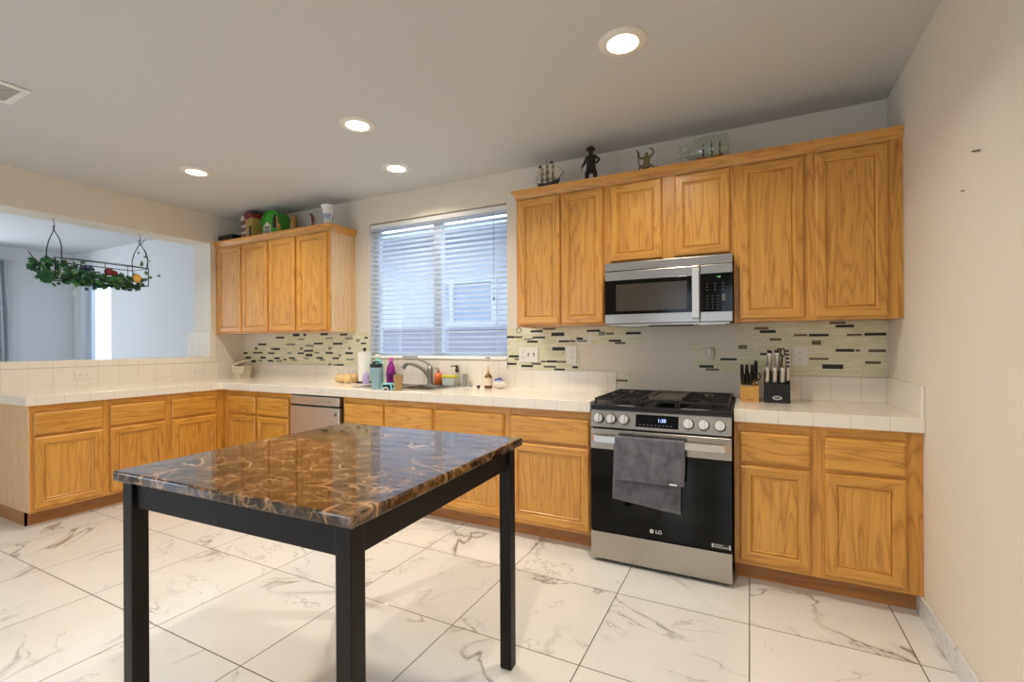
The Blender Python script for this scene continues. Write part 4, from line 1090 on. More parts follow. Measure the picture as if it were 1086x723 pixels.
# ------------------------------------------------------------------ hanging basket with ivy
hb = thing('hanging_wire_basket', 'black wire basket hanging from the header of the pass-through', 'hanging basket', (-5.22, 2.10, 1.83))
b = MB(); r = 0.0042; zt = 0.165
def rect(z, rr): b.tube([(-0.14, -0.345, z), (0.14, -0.345, z), (0.14, 0.325, z), (-0.14, 0.325, z)], rr, 6, closed=True)
rect(0, r); rect(zt, r)
for x in (-0.14, 0.14):
    for y in (-0.345, 0.325): b.tube([(x, y, 0), (x, y, zt)], r, 6)
    for y in (-0.18, -0.01, 0.16): b.tube([(x, y, 0), (x, y, zt)], r * 0.6, 5)
for i in range(9): b.tube([(-0.14, -0.30 + i * 0.075, 0), (0.14, -0.30 + i * 0.075, 0)], r * 0.6, 5)
for x in (-0.07, 0, 0.07): b.tube([(x, -0.345, 0), (x, 0.325, 0)], r * 0.6, 5)
b.build('frame', 'iron', hb)
for y in (-0.305, 0.320):
    b = MB()
    b.tube([(-0.14, y, zt), (-0.14, y, 0.26), (-0.10, y, 0.33), (0, y, 0.415), (0.10, y, 0.33), (0.14, y, 0.26), (0.14, y, zt)], r, 6)
    b.tube([(0.014 * math.cos(a), y, 0.432 + 0.020 * math.sin(a)) for a in [2*PI*k/12 for k in range(12)]], 0.003, 6, closed=True)
    b.build('hanger', 'iron', hb)
for y, lb in ((1.795, 'small hook in the header holding the left end of the ivy basket'), (2.420, 'small hook in the header holding the right end of the ivy basket')):
    b = MB(); b.tube([(-5.22, y, 2.3415), (-5.22, y, 2.310), (-5.208, y, 2.300), (-5.200, y, 2.288), (-5.208, y, 2.276), (-5.220, y, 2.272), (-5.230, y, 2.280)], 0.0025, 6)
    tag(b.build('ceiling_hook', 'iron'), lb, 'hook', 'hooks in the pass-through header')
M['leaf'] = plain('ivy_leaf', srgb(44, 112, 62), 0.5)
M['leaf2'] = plain('ivy_leaf_dark', srgb(24, 74, 48), 0.5)
M['leaf3'] = plain('ivy_leaf_light', srgb(82, 132, 70), 0.5)
M['vine'] = plain('vine_stem', srgb(70, 60, 40), 0.7)
iv = thing('ivy_garland', 'green artificial ivy spilling along the hanging wire basket', 'artificial plant', (-5.22, 2.10, 1.83))
rnd = random.Random(11)
b = MB()
prof = [(0, 0), (0.16, -0.10), (0.42, -0.34), (0.48, -0.06), (0.78, -0.22), (0.68, 0.02), (1.0, 0.12), (0.70, 0.22), (0.80, 0.48), (0.46, 0.30), (0.34, 0.62), (0.14, 0.30)]
prof = [(-0.05, 0), (0.10, -0.30), (0.42, -0.42), (0.40, -0.20), (0.72, -0.26), (0.66, -0.08), (1.0, 0), (0.66, 0.08), (0.72, 0.26), (0.40, 0.20), (0.42, 0.42), (0.10, 0.30)]
def leaf(c, d, up, s, mi):
    d = Vector(d).normalized(); up = Vector(up); up = (up - d * up.dot(d)).normalized(); sd = d.cross(up)
    c = Vector(c)
    mid = b.bm.verts.new(c + d * s * 0.4 + up * s * 0.06)
    vs = [b.bm.verts.new(c + d * s * u + sd * s * v - up * s * (0.16 * abs(v) + 0.12 * u * u)) for u, v in prof]
    for i in range(len(vs)): b._f([mid, vs[i], vs[(i+1) % len(vs)]], mi)
def rd(): return Vector((rnd.uniform(-1, 1), rnd.uniform(-1, 1), rnd.uniform(-1, 1)))
for i in range(400):
    y = rnd.uniform(-0.36, 0.29); k = (y + 0.36) / 0.65
    h_ = 0.13 if k < 0.35 else 0.085
    z = rnd.uniform(-0.025, h_ * rnd.uniform(0.6, 1.35)); x = rnd.uniform(-0.13, 0.15)
    leaf((x, y, z), Vector((0.5, 0, -0.2)) + rd(), Vector((1, 0, 0.4)) + rd() * 0.6, rnd.uniform(0.035, 0.062), rnd.choice((0, 0, 1, 1, 2)))
for i in range(30):                        # the bunch sticking out at the left end
    y = rnd.uniform(-0.45, -0.32); z = 0.11 + rnd.uniform(-0.12, 0.07); x = rnd.uniform(-0.06, 0.12)
    leaf((x, y, z), Vector((0.4, -0.5, -0.3)) + rd() * 0.7, Vector((1, 0, 0.3)) + rd() * 0.4, rnd.uniform(0.055, 0.085), rnd.choice((0, 0, 1)))
for (y, z, s) in ((0.30, 0.22, 0.07), (0.33, 0.14, 0.05), (0.37, 0.10, 0.04), (0.42, 0.11, 0.035), (0.27, 0.30, 0.03), (0.32, 0.27, 0.03), (0.36, 0.24, 0.025), (-0.12, -0.06, 0.05), (-0.06, -0.05, 0.06)):
    leaf((0.1, y, z), rd(), Vector((1, 0, 0.3)), s, 2 if y > 0 else 1)
b.build('leaves', ['leaf', 'leaf2', 'leaf3'], iv)
b = MB()
b.tube([(0.02, -0.47, 0.205), (0.03, -0.44, 0.15), (0.04, -0.42, 0.11), (0.02, -0.30, 0.06), (0.04, 0.0, 0.04), (0.02, 0.2, 0.05), (0.04, 0.33, 0.06)], 0.004, 6)
b.tube([(0.10, 0.32, 0.12), (0.12, 0.33, 0.24), (0.07, 0.33, 0.33), (0.0, 0.33, 0.41), (0.03, 0.35, 0.46)], 0.003, 5)
b.tube([(0.12, -0.30, 0.17), (0.12, -0.1, 0.175), (0.12, 0.1, 0.178), (0.12, 0.30, 0.172)], 0.003, 5)
b.build('vine', 'vine', iv)
M['f_yellow'] = plain('yellow_fruit', srgb(214, 170, 74), 0.5); M['f_red'] = plain('dark_red_fruit', srgb(112, 32, 40), 0.45); M['f_blue'] = plain('blue_grape', srgb(46, 52, 84), 0.4)
tag(MB().ball((-5.09, 2.335, 1.893), 0.036, 16, 10, (0.9, 1, 1.15)).build('artificial_fruit', 'f_yellow', smooth=True), 'yellow artificial fruit at the right end of the ivy basket', 'artificial fruit')
b = MB(); b.ball((-5.09, 2.12, 1.925), 0.034, 14, 8); b.ball((-5.09, 2.165, 1.92), 0.022, 12, 8)
tag(b.build('artificial_fruit', 'f_red', smooth=True), 'dark red artificial fruit in the middle of the ivy basket', 'artificial fruit')
b = MB()
for i in range(14): b.ball((-5.09 + rnd.uniform(-0.02, 0.02), 1.955 + rnd.uniform(-0.036, 0.036), 1.915 + rnd.uniform(-0.035, 0.035)), 0.017, 10, 6)
tag(b.build('artificial_grapes', 'f_blue', smooth=True), 'dark blue artificial grape cluster in the ivy, left of the red fruit', 'artificial fruit')

# ------------------------------------------------------------------ dining room things
M['curtain'] = plain('grey_satin_curtain', srgb(184, 189, 194), 0.4)
cr = thing('curtain_rod', 'pale curtain rod on far dining wall at left edge', 'curtain rod', (XF, 2.6, 2.452))
MB().tube([(0.08, -2.4, 0), (0.08, 0.06, 0)], 0.009, 8).build('rod', 'steel_light', cr)
MB().lathe([(0.008, 0.06), (0.022, 0.075), (0.024, 0.09), (0.012, 0.105), (0.003, 0.12)], (0.08, 0, 0), 'y', 12).build('finial', 'steel_light', cr, smooth=True)
MB().tube([(0.001, 0.03, 0), (0.08, 0.03, 0)], 0.006, 6).build('bracket', 'steel_light', cr)
b = MB(); rows = []
for i in range(15):
    z = 2.44 - i * 0.17; k = i / 14; row = []
    for j in range(61):
        u = j / 60; y0_ = 2.60 - 0.45 * u + (0.07 * math.sin(PI * min(k * 1.6, 1)) if True else 0)
        row.append(b.bm.verts.new((XF + 0.085 + 0.028 * math.sin(u * 50 + k), 2.615 + 0.035 * math.sin(k * 2.6) - 0.50 * u, z)))
    rows.append(row)
for A, B in zip(rows, rows[1:]):
    for j in range(60): b._f([A[j], A[j+1], B[j+1], B[j]])
tag(b.build('curtain', 'curtain', smooth=True, solid=0.003), 'grey satin curtain at the far left edge of dining room', 'curtain')
b = MB(); b.lathe([(0.055, -0.001), (0.055, -0.02), (0.045, -0.03), (0.02, -0.032)], (0, 0, 0), 'y', 24)
cl = thing('smoke_detector', 'round white device on the dining-room wall below the ivy', 'detector', (-9.03, D, 2.06))
b.build('cover', 'white_plastic', cl, smooth=40)
tag(MB().tube([(-8.93, D - 0.004, 2.07), (-8.93, D - 0.004, 1.2)], 0.003, 5).build('cable', 'white_plastic'), 'thin white cable running down beside the round wall device', 'cable')

# ------------------------------------------------------------------ countertop objects by the window
ZT_ = 0.9142
pt = thing('paper_towel_holder', 'black paper towel holder with full white roll, left of sink', 'paper towel holder', (-3.180, 3.270, ZT_))
MB().lathe([(0.078, 0.0), (0.078, 0.010), (0.070, 0.014)], (0,0,0), 'z', 28).build('base', 'black', pt, smooth=40)
MB().tube([(0, 0, 0.012), (0, 0, 0.298)], 0.006, 8).build('rod', 'black', pt)
MB().ball((0, 0, 0.308), 0.016, 14, 8).build('finial', 'black', pt, smooth=True)
MB().lathe([(0.019, 0.0145), (0.060, 0.0145), (0.060, 0.286), (0.019, 0.286)], (0,0,0), 'z', 32).build('paper_roll', plain('paper_towel', srgb(238, 236, 230), 0.9), pt, smooth=40)
M['pear'] = plain('pale_yellow_fruit_skin', srgb(226, 190, 128), 0.5)
fl = ('pale yellow fruit at the left front of the pile beside paper towels', 'pale yellow fruit at the front of the pile, nearest paper towels', 'pale yellow fruit at the left back of the pile', 'pale yellow fruit at the back of the pile, behind the others', 'pale yellow fruit lying far left of the pile')
for i, (x, y, s) in enumerate(((-3.385, 3.19, 0.041), (-3.290, 3.17, 0.041), (-3.40, 3.28, 0.038), (-3.312, 3.275, 0.042), (-3.478, 3.235, 0.034))):
    f_ = thing('fruit', fl[i], 'fruit', (x, y, ZT_), i * 1.3, 'pale fruit on the counter')
    MB().lathe([(s*0.25, 0.0), (s*0.75, s*0.22), (s, s*0.85), (s*0.85, s*1.5), (s*0.45, s*1.9), (s*0.12, s*1.95)], (0,0,0), 'z', 18).build('flesh', 'pear', f_, smooth=True)
    MB().tube([(0, 0, s*1.9), (0.004, 0, s*2.2)], 0.002, 5).build('stem', 'vine', f_)
M['shaker'] = plain('pale_blue_plastic', srgb(150, 182, 196), 0.35)
sh = thing('shaker_bottle', 'pale blue shaker bottle with navy lid at sink front', 'bottle', (-2.615, 2.812, ZT_))
MB().lathe([(0.032, 0.0), (0.034, 0.004), (0.046, 0.165), (0.046, 0.172)], (0,0,0), 'z', 28).build('cup', 'shaker', sh, smooth=40)
b = MB(); b.lathe([(0.0475, 0.1725), (0.0475, 0.196), (0.040, 0.202)], (0,0,0), 'z', 28); b.lathe([(0.014, 0.202), (0.013, 0.216)], (-0.018, -0.005, 0), 'z', 12)
b.tube([(0.03, 0, 0.200), (0.02, 0, 0.216), (-0.01, 0, 0.218)], 0.006, 8)
b.build('lid', plain('navy_plastic', srgb(24, 34, 48), 0.4), sh, smooth=40)
M['teal_p'] = plain('teal_plastic', srgb(132, 200, 190), 0.3)
tb_ = thing('detergent_bottle', 'translucent teal bottle between the paper towels and shaker bottle', 'bottle', (-3.005, 3.255, ZT_))
MB().lathe([(0.044, 0.0), (0.046, 0.006), (0.046, 0.17), (0.036, 0.205), (0.016, 0.225), (0.016, 0.235)], (0,0,0), 'z', 22).build('bottle_body', 'teal_p', tb_, smooth=50)
MB().lathe([(0.020, 0.2352), (0.020, 0.262), (0.017, 0.266)], (0,0,0), 'z', 16).build('cap', 'white_plastic', tb_, smooth=40)
lv = thing('lotion_bottle', 'small lavender bottle squeezed beside the teal bottle', 'bottle', (-3.060, 3.160, ZT_))
MB().lathe([(0.028, 0.0), (0.030, 0.004), (0.030, 0.085), (0.016, 0.10), (0.010, 0.104)], (0,0,0), 'z', 18).build('bottle_body', plain('lavender_plastic', srgb(176, 160, 208), 0.4), lv, smooth=50)
MB().lathe([(0.013, 0.1042), (0.013, 0.122)], (0,0,0), 'z', 14).build('cap', 'white_plastic', lv, smooth=40)
pb = thing('detergent_bottle', 'magenta dish soap bottle with pink cap behind the sink', 'bottle', (-2.885, 3.290, ZT_ + 0.0066))
MB().lathe([(0.036, 0.0), (0.040, 0.006), (0.042, 0.10), (0.034, 0.145), (0.017, 0.180), (0.016, 0.188)], (0,0,0), 'z', 22).build('bottle_body', plain('magenta_liquid', srgb(148, 36, 140), 0.2), pb, smooth=50)
MB().lathe([(0.021, 0.1882), (0.020, 0.222), (0.016, 0.226)], (0,0,0), 'z', 16).build('cap', plain('pink_plastic', srgb(214, 96, 190), 0.35), pb, smooth=40)
MB().lathe([(0.0405, 0.045), (0.0425, 0.05), (0.0428, 0.095), (0.0415, 0.1)], (0,0,0), 'z', 22).build('label_band', plain('purple_label', srgb(110, 20, 112), 0.4), pb, smooth=50)
aq = thing('sponge_holder', 'aqua plastic sponge holder on the counter before the sink', 'sponge holder', (-2.492, 2.812, ZT_))
b = MB()
for y in (-0.022, 0.016):
    b.tube([(-0.046, y, 0.0055), (-0.046, y, 0.038), (-0.036, y, 0.048), (0.036, y, 0.048), (0.046, y, 0.038), (0.046, y, 0.0055)], 0.0055, 8)
b.tube([(-0.046, -0.022, 0.0055), (-0.046, 0.016, 0.0055)], 0.0055, 8); b.tube([(0.046, -0.022, 0.0055), (0.046, 0.016, 0.0055)], 0.0055, 8)
b.build('frame', plain('aqua_plastic', srgb(134, 206, 214), 0.35), aq, smooth=50)
b = MB(); b.box(-0.036, 0.036, -0.015, 0.010, 0.001, 0.036); b.build('sponge', plain('dark_teal_sponge', srgb(38, 70, 84), 0.9), aq, bev=0.003)
b = MB(); b.tube([(-0.024, -0.030, 0.004), (-0.018, -0.030, 0.016), (0, -0.030, 0.022), (0.018, -0.030, 0.016), (0.024, -0.030, 0.004)], 0.004, 8); b.build('front_hoop', 'white_plastic', aq)
gc = thing('drinking_glass', 'tan ribbed tumbler standing at the front edge of sink', 'glass', (-2.402, 2.820, ZT_))
b = MB(); prof_ = [(0.026, 0.0), (0.028, 0.004), (0.038, 0.118)]; b.lathe(prof_ + [(0.035, 0.118), (0.026, 0.010), (0.001, 0.009)], (0,0,0), 'z', 14)
b.build('tumbler', plain('amber_ribbed_glass', srgb(172, 140, 92), 0.15), gc)
ob_ = thing('soap_bottle', 'orange hand soap pump bottle right of the faucet', 'bottle', (-2.362, 3.286, ZT_ + 0.0066))
b = MB(); b.lathe([(0.030, 0.0), (0.036, 0.005), (0.036, 0.075), (0.028, 0.095), (0.011, 0.103), (0.011, 0.110)], (0,0,0), 'z', 20); b.build('bottle_body', plain('orange_soap', srgb(226, 112, 44), 0.2), ob_, smooth=50)
b = MB(); b.lathe([(0.013, 0.1102), (0.013, 0.122), (0.004, 0.124), (0.004, 0.140)], (0,0,0), 'z', 12); b.tube([(0.005, 0, 0.138), (-0.012, -0.018, 0.142), (-0.020, -0.028, 0.137)], 0.004, 8); b.build('pump', plain('pump_plastic', srgb(150, 110, 110), 0.4), ob_, smooth=50)
tbx = thing('plastic_tub', 'clear square tub with a yellow lid right of the faucet', 'tub', (-2.236, 3.268, ZT_ + 0.0066))
b = MB(); b.hexa([(-0.052, -0.030, 0), (0.052, -0.030, 0), (0.052, 0.030, 0), (-0.052, 0.030, 0), (-0.060, -0.033, 0.066), (0.060, -0.033, 0.066), (0.060, 0.033, 0.066), (-0.060, 0.033, 0.066)]); b.build('tub_body', plain('cloudy_plastic', srgb(206, 214, 208), 0.3), tbx, bev=0.004)
b = MB(); b.box(-0.064, 0.064, -0.036, 0.036, 0.0663, 0.086); b.build('lid', plain('yellow_lid', srgb(216, 206, 60), 0.4), tbx, bev=0.004)
sd = thing('soap_dispenser', 'black soap pump rising behind the yellow-lidded tub', 'soap dispenser', (-2.200, 3.323, ZT_ + 0.0066))
b = MB(); b.lathe([(0.010, 0.0), (0.012, 0.004), (0.012, 0.110)], (0,0,0), 'z', 16); b.build('bottle_body', 'clear_plastic', sd, smooth=50)
b = MB(); b.lathe([(0.013, 0.1102), (0.016, 0.130), (0.011, 0.135), (0.010, 0.150), (0.016, 0.160), (0.016, 0.166)], (0,0,0), 'z', 16); b.tube([(0, 0, 0.161), (-0.040, -0.020, 0.160), (-0.046, -0.023, 0.156)], 0.0045, 8); b.build('pump', 'black', sd, smooth=40)
gs = thing('drinking_glass', 'clear slim glass right of the yellow-lidded tub', 'glass', (-2.105, 3.300, ZT_))
MB().lathe([(0.020, 0.0), (0.022, 0.105), (0.0205, 0.105), (0.0185, 0.006), (0.001, 0.006)], (0,0,0), 'z', 16).build('tumbler', plain('grey_clear_glass', srgb(168, 172, 172), 0.1, 0.0, **{'Alpha': 0.6}), gs, smooth=40)
b = MB(); b.tube([(-2.045 + 0.016 * math.cos(a), 3.29, ZT_ + 0.0205 + 0.016 * math.sin(a)) for a in [2*PI*k/16 for k in range(16)]], 0.0045, 8, closed=True)
tag(b.build('metal_ring', 'faucet', smooth=True), 'small metal ring standing at the right end of the sink', 'ring')
gb = thing('glue_bottle', 'brown sauce bottle with white label and long tan nozzle', 'bottle', (-1.862, 3.262, ZT_))
MB().lathe([(0.030, 0.0), (0.032, 0.004), (0.032, 0.085), (0.024, 0.104), (0.012, 0.112)], (0,0,0), 'z', 20).build('bottle_body', plain('brown_bottle', srgb(116, 74, 30), 0.25), gb, smooth=50)
MB().lathe([(0.0325, 0.022), (0.0328, 0.024), (0.0328, 0.080), (0.0325, 0.082)], (0,0,0), 'z', 20).build('label_band', plain('cream_label', srgb(226, 214, 190), 0.6), gb, smooth=50)
MB().lathe([(0.013, 0.1122), (0.013, 0.124), (0.007, 0.130), (0.003, 0.176)], (0,0,0), 'z', 14).build('nozzle', plain('tan_cap', srgb(190, 140, 92), 0.5), gb, smooth=50)
def pack_mat():
    m, nt, b = mat('blue_white_yellow_wrapper')
    sp = N(nt, 'ShaderNodeSeparateXYZ'); v = N(nt, 'ShaderNodeTexCoord').outputs['Object']; L(nt, v, sp.inputs[0])
    k = math_n(nt, 'ADD', sp.outputs[2], math_n(nt, 'MULTIPLY', noise(nt, v, 26, 3), 0.05))
    c = ramp(nt, math_n(nt, 'MULTIPLY', k, 9.0), [(0.0, srgb(206, 176, 70)), (0.42, srgb(232, 226, 214)), (0.62, srgb(228, 224, 214)), (0.86, srgb(62, 70, 150))])
    L(nt, c, b.inputs['Base Color']); b.inputs['Roughness'].default_value = 0.3; return m
pk = thing('snack_package', 'crumpled blue, white and yellow package beside the brown bottle', 'package', (-1.760, 3.268, ZT_))
b = MB(); b.ball((0, 0, 0.042), 0.042, 20, 12, (1.45, 0.82, 1.0))
for v in b.bm.verts:
    v.co += Vector((math.sin(v.co.z * 210 + v.co.y * 90), math.sin(v.co.x * 190), math.cos(v.co.x * 150 + v.co.y * 70))) * 0.0035
    v.co.z = max(v.co.z * (1 - 0.28 * max(0, v.co.x / 0.06)), 0.0)
b.build('wrapper', pack_mat(), pk, smooth=True)
tag(MB().ball((-1.925, 3.215, ZT_ + 0.0128), 0.0135, 12, 8, (1.1, 1, 0.95)).build('bottle_cap', plain('dark_navy_cap', srgb(28, 28, 52), 0.4), smooth=True), 'small dark cap lying left of the brown bottle', 'cap')
tag(MB().box(-1.925, -1.895, D - 0.035, D - 0.012, 1.151, 1.157).build('window_latch', 'slot'), 'small dark latch at the right end of window sill', 'latch')

# stack of spare tiles in the corner
M['spare'] = plain('cream_spare_tile', srgb(226, 214, 190), 0.35)
tl = ('lowest', 'second', 'third', 'fourth', 'fifth')
zc_ = ZT_
for i in range(9):
    q = i
    tl_ = 0.014
    names = ('bottom of the stack', 'second from the bottom', 'third from the bottom', 'fourth from the bottom', 'fifth, in the middle of the stack', 'sixth from the bottom', 'seventh from the bottom', 'second from the top', 'top, tilted up')
    rz = (0.02, 0.04, 0.0, 0.05, 0.30, 0.34, 0.30, 0.36, 0.42)[i]
    o = MB().box(-0.075, 0.075, -0.055, 0.055, 0, tl_).build('loose_tile', 'spare', None, bev=0.002, loc=(-4.900 + (0.0, .004, -.004, 0.006, 0.012, 0.004, 0.014, 0.008, 0.016)[i], 3.215, zc_))
    o.rotation_euler = (0, 0 if i < 8 else 0.0, rz - 0.15)
    tag(o, 'cream spare tile in the corner pile, ' + names[i], 'tile', 'loose tiles stacked in the counter corner'); zc_ += tl_ + 0.0004
o = MB().box(-0.075, 0.075, -0.055, 0.055, 0, 0.012).build('loose_tile', 'spare', None, bev=0.002, loc=(-4.878, 3.215, zc_ + 0.0275)); o.rotation_euler = (0, -0.36, 0.1)
tag(o, 'cream spare tile leaning askew over the corner pile', 'tile', 'loose tiles stacked in the counter corner')

# ------------------------------------------------------------------ knife blocks
M['block_wood'] = plain('maple_knife_block', srgb(206, 154, 74), 0.45)
M['handle_black'] = plain('black_knife_handle', srgb(20, 20, 20), 0.4)
def knife(label, base, d, hl, hw, ht, hm, bm_, group, wide=0.0, butt=None):
    # base = where the handle meets the slot, d = handle direction
    t = thing('kitchen_knife', label, 'knife', base, 0, group)
    d = Vector(d).normalized(); n = Vector((0, -d.z, d.y)).normalized(); s = Vector((1, 0, 0))
    b = MB(); pts = []
    prof = [(0.0, 0.80), (0.15, 0.92), (0.45, 0.85), (0.75, 0.95), (0.92, 1.08), (1.0, 0.80)]
    rings = []
    for u, w in prof:
        c = d * (hl * (0.08 + 0.92 * u)) + n * (0.004 * math.sin(u * PI)); r_ = []
        for k in range(10):
            a = 2*PI*k/10; r_.append(b.bm.verts.new(c + s * (ht * math.cos(a)) + n * (hw * w * math.sin(a))))
        rings.append(r_)
    for A, B in zip(rings, rings[1:]):
        for k in range(10): b._f([A[k], A[(k+1) % 10], B[(k+1) % 10], B[k]])
    b._f(rings[0][::-1]); b._f(rings[-1])
    b.build('handle', hm, t, smooth=50)
    b = MB(); b.obox(d * (hl * 0.03), s * (ht * 0.8), n * (hw * 0.85), d * (hl * 0.05)); b.build('bolster', bm_, t)
    if butt:
        b = MB(); b.obox(d * (hl * 1.005), s * (ht * 0.9), n * (hw * 0.9), d * 0.004); b.build('butt_cap', butt, t, bev=0.001)
    return t
kb1 = thing('knife_block', 'small pale wooden knife block full of black-handled knives', 'knife block', (-0.004, 3.165, ZT_))
b = MB(); b.prism([(-0.050, 0.0), (-0.050, 0.088), (-0.044, 0.092), (-0.012, 0.108), (0.052, 0.135), (0.052, 0.0)], -0.050, 0.050, 'yz'); b.build('block', 'block_wood', kb1, bev=0.003)
b = MB(); b.prism([(0.020, 0.0), (0.020, 0.0001), (0.021, 0.0001)], 0.0505, 0.052, 'yz'); b.bm.free()
MB().box(-0.022, 0.022, -0.0508, -0.0501, 0.012, 0.016).build('maker_print', plain('burnt_print', srgb(140, 94, 40), 0.6), kb1)
dk = Vector((0, -0.40, 0.92)); 
rows_ = [(3.128, 1.013, 0.075, (-0.036, -0.016, 0.004), 'front row'), (3.165, 1.034, 0.105, (-0.040, -0.014, 0.014), 'back row'), (3.185, 1.042, 0.12, (0.034,), 'rear corner')]
nm = {('front row', 0): 'leftmost', ('front row', 1): 'middle', ('front row', 2): 'rightmost', ('back row', 0): 'leftmost', ('back row', 1): 'middle', ('back row', 2): 'rightmost', ('rear corner', 0): 'single tall'}
for (y, z, hl, xs_, rn) in rows_:
    for i, x in enumerate(xs_):
        knife('black-handled knife in the small wooden block, %s of the %s' % (nm[(rn, i)], rn) if rn != 'rear corner' else 'black-handled knife standing at the right rear of the small wooden block',
              (x - 0.004, y, z), dk, hl, 0.0150 if hl > 0.08 else 0.0120, 0.0098, 'handle_black', 'steel', 'knives in the wooden block')
sc = thing('kitchen_scissors', 'black-handled kitchen scissors at the front right of wooden block', 'scissors', (0.034, 3.135, 1.020))
for s_ in (-1, 1):
    b = MB(); b.tube([(s_ * 0.009 + 0.009 * math.cos(a), -0.022 - 0.008 * math.sin(a), 0.045 + 0.020 * math.sin(a)) for a in [2*PI*k/14 for k in range(14)]], 0.0035, 6, closed=True); b.tube([(s_ * 0.003, 0, -0.002), (s_ * 0.006, -0.014, 0.026)], 0.004, 6)
    b.build('finger_loop', 'handle_black', sc)
MB().lathe([(0.007, -0.004), (0.007, 0.004)], (0, -0.006, 0.010), 'y', 12).build('pivot', 'chrome', sc)
kb2 = thing('knife_block', 'larger black knife block with steel-handled knives and oval badge', 'knife block', (0.138, 3.160, ZT_))
b = MB(); b.prism([(-0.050, 0.0), (-0.050, 0.108), (-0.040, 0.112), (0.000, 0.150), (0.062, 0.178), (0.062, 0.0)], -0.066, 0.066, 'yz'); b.build('block', 'black', kb2, bev=0.003)
b = MB(); b.lathe([(1, -0.0520), (1, -0.0502)], (0,0,0), 'y', 28)
for v in b.bm.verts: v.co.x *= 0.024; v.co.z = v.co.z * 0.0115 + 0.030
b.build('oval_badge', 'steel_light', kb2)
b = MB(); b.lathe([(1, -0.0526), (1, -0.0521)], (0,0,0), 'y', 28)
for v in b.bm.verts: v.co.x *= 0.019; v.co.z = v.co.z * 0.0075 + 0.030
b.build('badge_field', 'print_grey', kb2)
dk2 = Vector((0, -0.34, 0.94))
for i, x in enumerate((0.088, 0.126, 0.164)):
    knife('steel-handled steak knife in the black block, %s of the front three' % ('leftmost', 'middle', 'rightmost')[i], (x, 3.122, 1.030), dk2, 0.098, 0.0140, 0.0125, 'steel_light', 'black', 'knives in the black block')
for i, (x, hl) in enumerate(((0.100, 0.125), (0.138, 0.128))):
    knife('tall steel-handled knife in the back row of black block, %s one' % ('left', 'right')[i], (x, 3.162, 1.092), dk2, hl, 0.017, 0.0135, 'steel_light', 'black', 'knives in the black block', butt='black')
for i in range(5):
    knife('steel-handled knife in the right column of the black block, %s' % ('lowest', 'second lowest', 'in the middle', 'second highest', 'highest')[i],
          (0.192, 3.128 + i * 0.017, 1.040 + i * 0.022), dk2, 0.092, 0.0095, 0.0085, 'steel_light', 'black', 'knives in the black block', butt='black')
sc = thing('kitchen_scissors', 'black scissors behind the tall knives of the black block', 'scissors', (0.160, 3.195, 1.10))
for s_ in (-1, 1):
    b = MB(); b.tube([(s_ * 0.010 + 0.010 * math.cos(a), -0.030 - 0.008 * math.sin(a), 0.105 + 0.024 * math.sin(a)) for a in [2*PI*k/14 for k in range(14)]], 0.004, 6, closed=True); b.tube([(s_ * 0.003, 0, -0.012), (s_ * 0.007, -0.022, 0.083)], 0.0045, 6)
    b.build('finger_loop', 'handle_black', sc)

# ------------------------------------------------------------------ ornaments on top of the wall cabinets (cabinet tops at 2.320, crown edge 2.360)
TOPZ = 2.3582
M['sail'] = plain('cream_sail', srgb(226, 216, 194), 0.7)
M['dark_wood'] = plain('dark_hull_wood', srgb(48, 30, 20), 0.5)
M['bronze'] = plain('dark_bronze', srgb(44, 36, 28), 0.4, 0.3)
M['bronze2'] = plain('aged_brass', srgb(128, 112, 76), 0.45, 0.2)
M['silver'] = plain('silver_paint', srgb(170, 166, 158), 0.35, 0.4)
M['rust'] = plain('red_brown_hull', srgb(168, 88, 44), 0.5)
def skin(name, nodes, edges, mats, parent, sub=2, loc=(0, 0, 0)):
    me = bpy.data.meshes.new(name); me.from_pydata([n[0] for n in nodes], edges, [])
    o = bpy.data.objects.new(name, me); COL.objects.link(o)
    md = o.modifiers.new('skin', 'SKIN')
    for i, n in enumerate(nodes):
        r_ = n[1]; me.skin_vertices[0].data[i].radius = (r_, r_) if not isinstance(r_, tuple) else r_
    me.skin_vertices[0].data[0].use_root = True
    sb_ = o.modifiers.new('sub', 'SUBSURF'); sb_.levels = sub; sb_.render_levels = sub
    bpy.context.view_layer.update()
    m2 = bpy.data.meshes.new_from_object(o.evaluated_get(bpy.context.evaluated_depsgraph_get()))
    o.modifiers.clear(); o.data = m2; m2.materials.clear(); m2.materials.append(M[mats])
    for p in m2.polygons: p.use_smooth = True
    o.parent = parent; o.location = loc
    return o

# model sailing ship
sp = thing('model_ship', 'small model sailing ship with cream sails on the right cabinets, left end', 'model ship', (-1.285, 3.140, TOPZ))
MB().box(-0.05, 0.04, -0.022, 0.022, 0.0, 0.046).build('stand', 'dark_wood', sp, bev=0.003)
b = MB(); rings = []
for u, w, zb, zt in ((-0.085, 0.006, 0.085, 0.108), (-0.06, 0.018, 0.062, 0.100), (-0.02, 0.024, 0.052, 0.092), (0.03, 0.022, 0.054, 0.096), (0.065, 0.012, 0.070, 0.110), (0.085, 0.002, 0.098, 0.122)):
    rings.append([b.bm.verts.new(p) for p in ((u, -w, zt), (u, -w * 0.8, (zb + zt) / 2), (u, 0, zb), (u, w * 0.8, (zb + zt) / 2), (u, w, zt))])
for A, B in zip(rings, rings[1:]):
    for k in range(4): b._f([A[k], A[k+1], B[k+1], B[k]])
    b._f([A[4], A[0], B[0], B[4]])
b._f(rings[0]); b._f(rings[-1][::-1])
b.build('hull', 'dark_wood', sp, smooth=45)
b = MB()
for x, h_ in ((-0.055, 0.235), (-0.015, 0.262), (0.03, 0.250)): b.tube([(x, 0, 0.085), (x, 0, h_)], 0.003, 6)
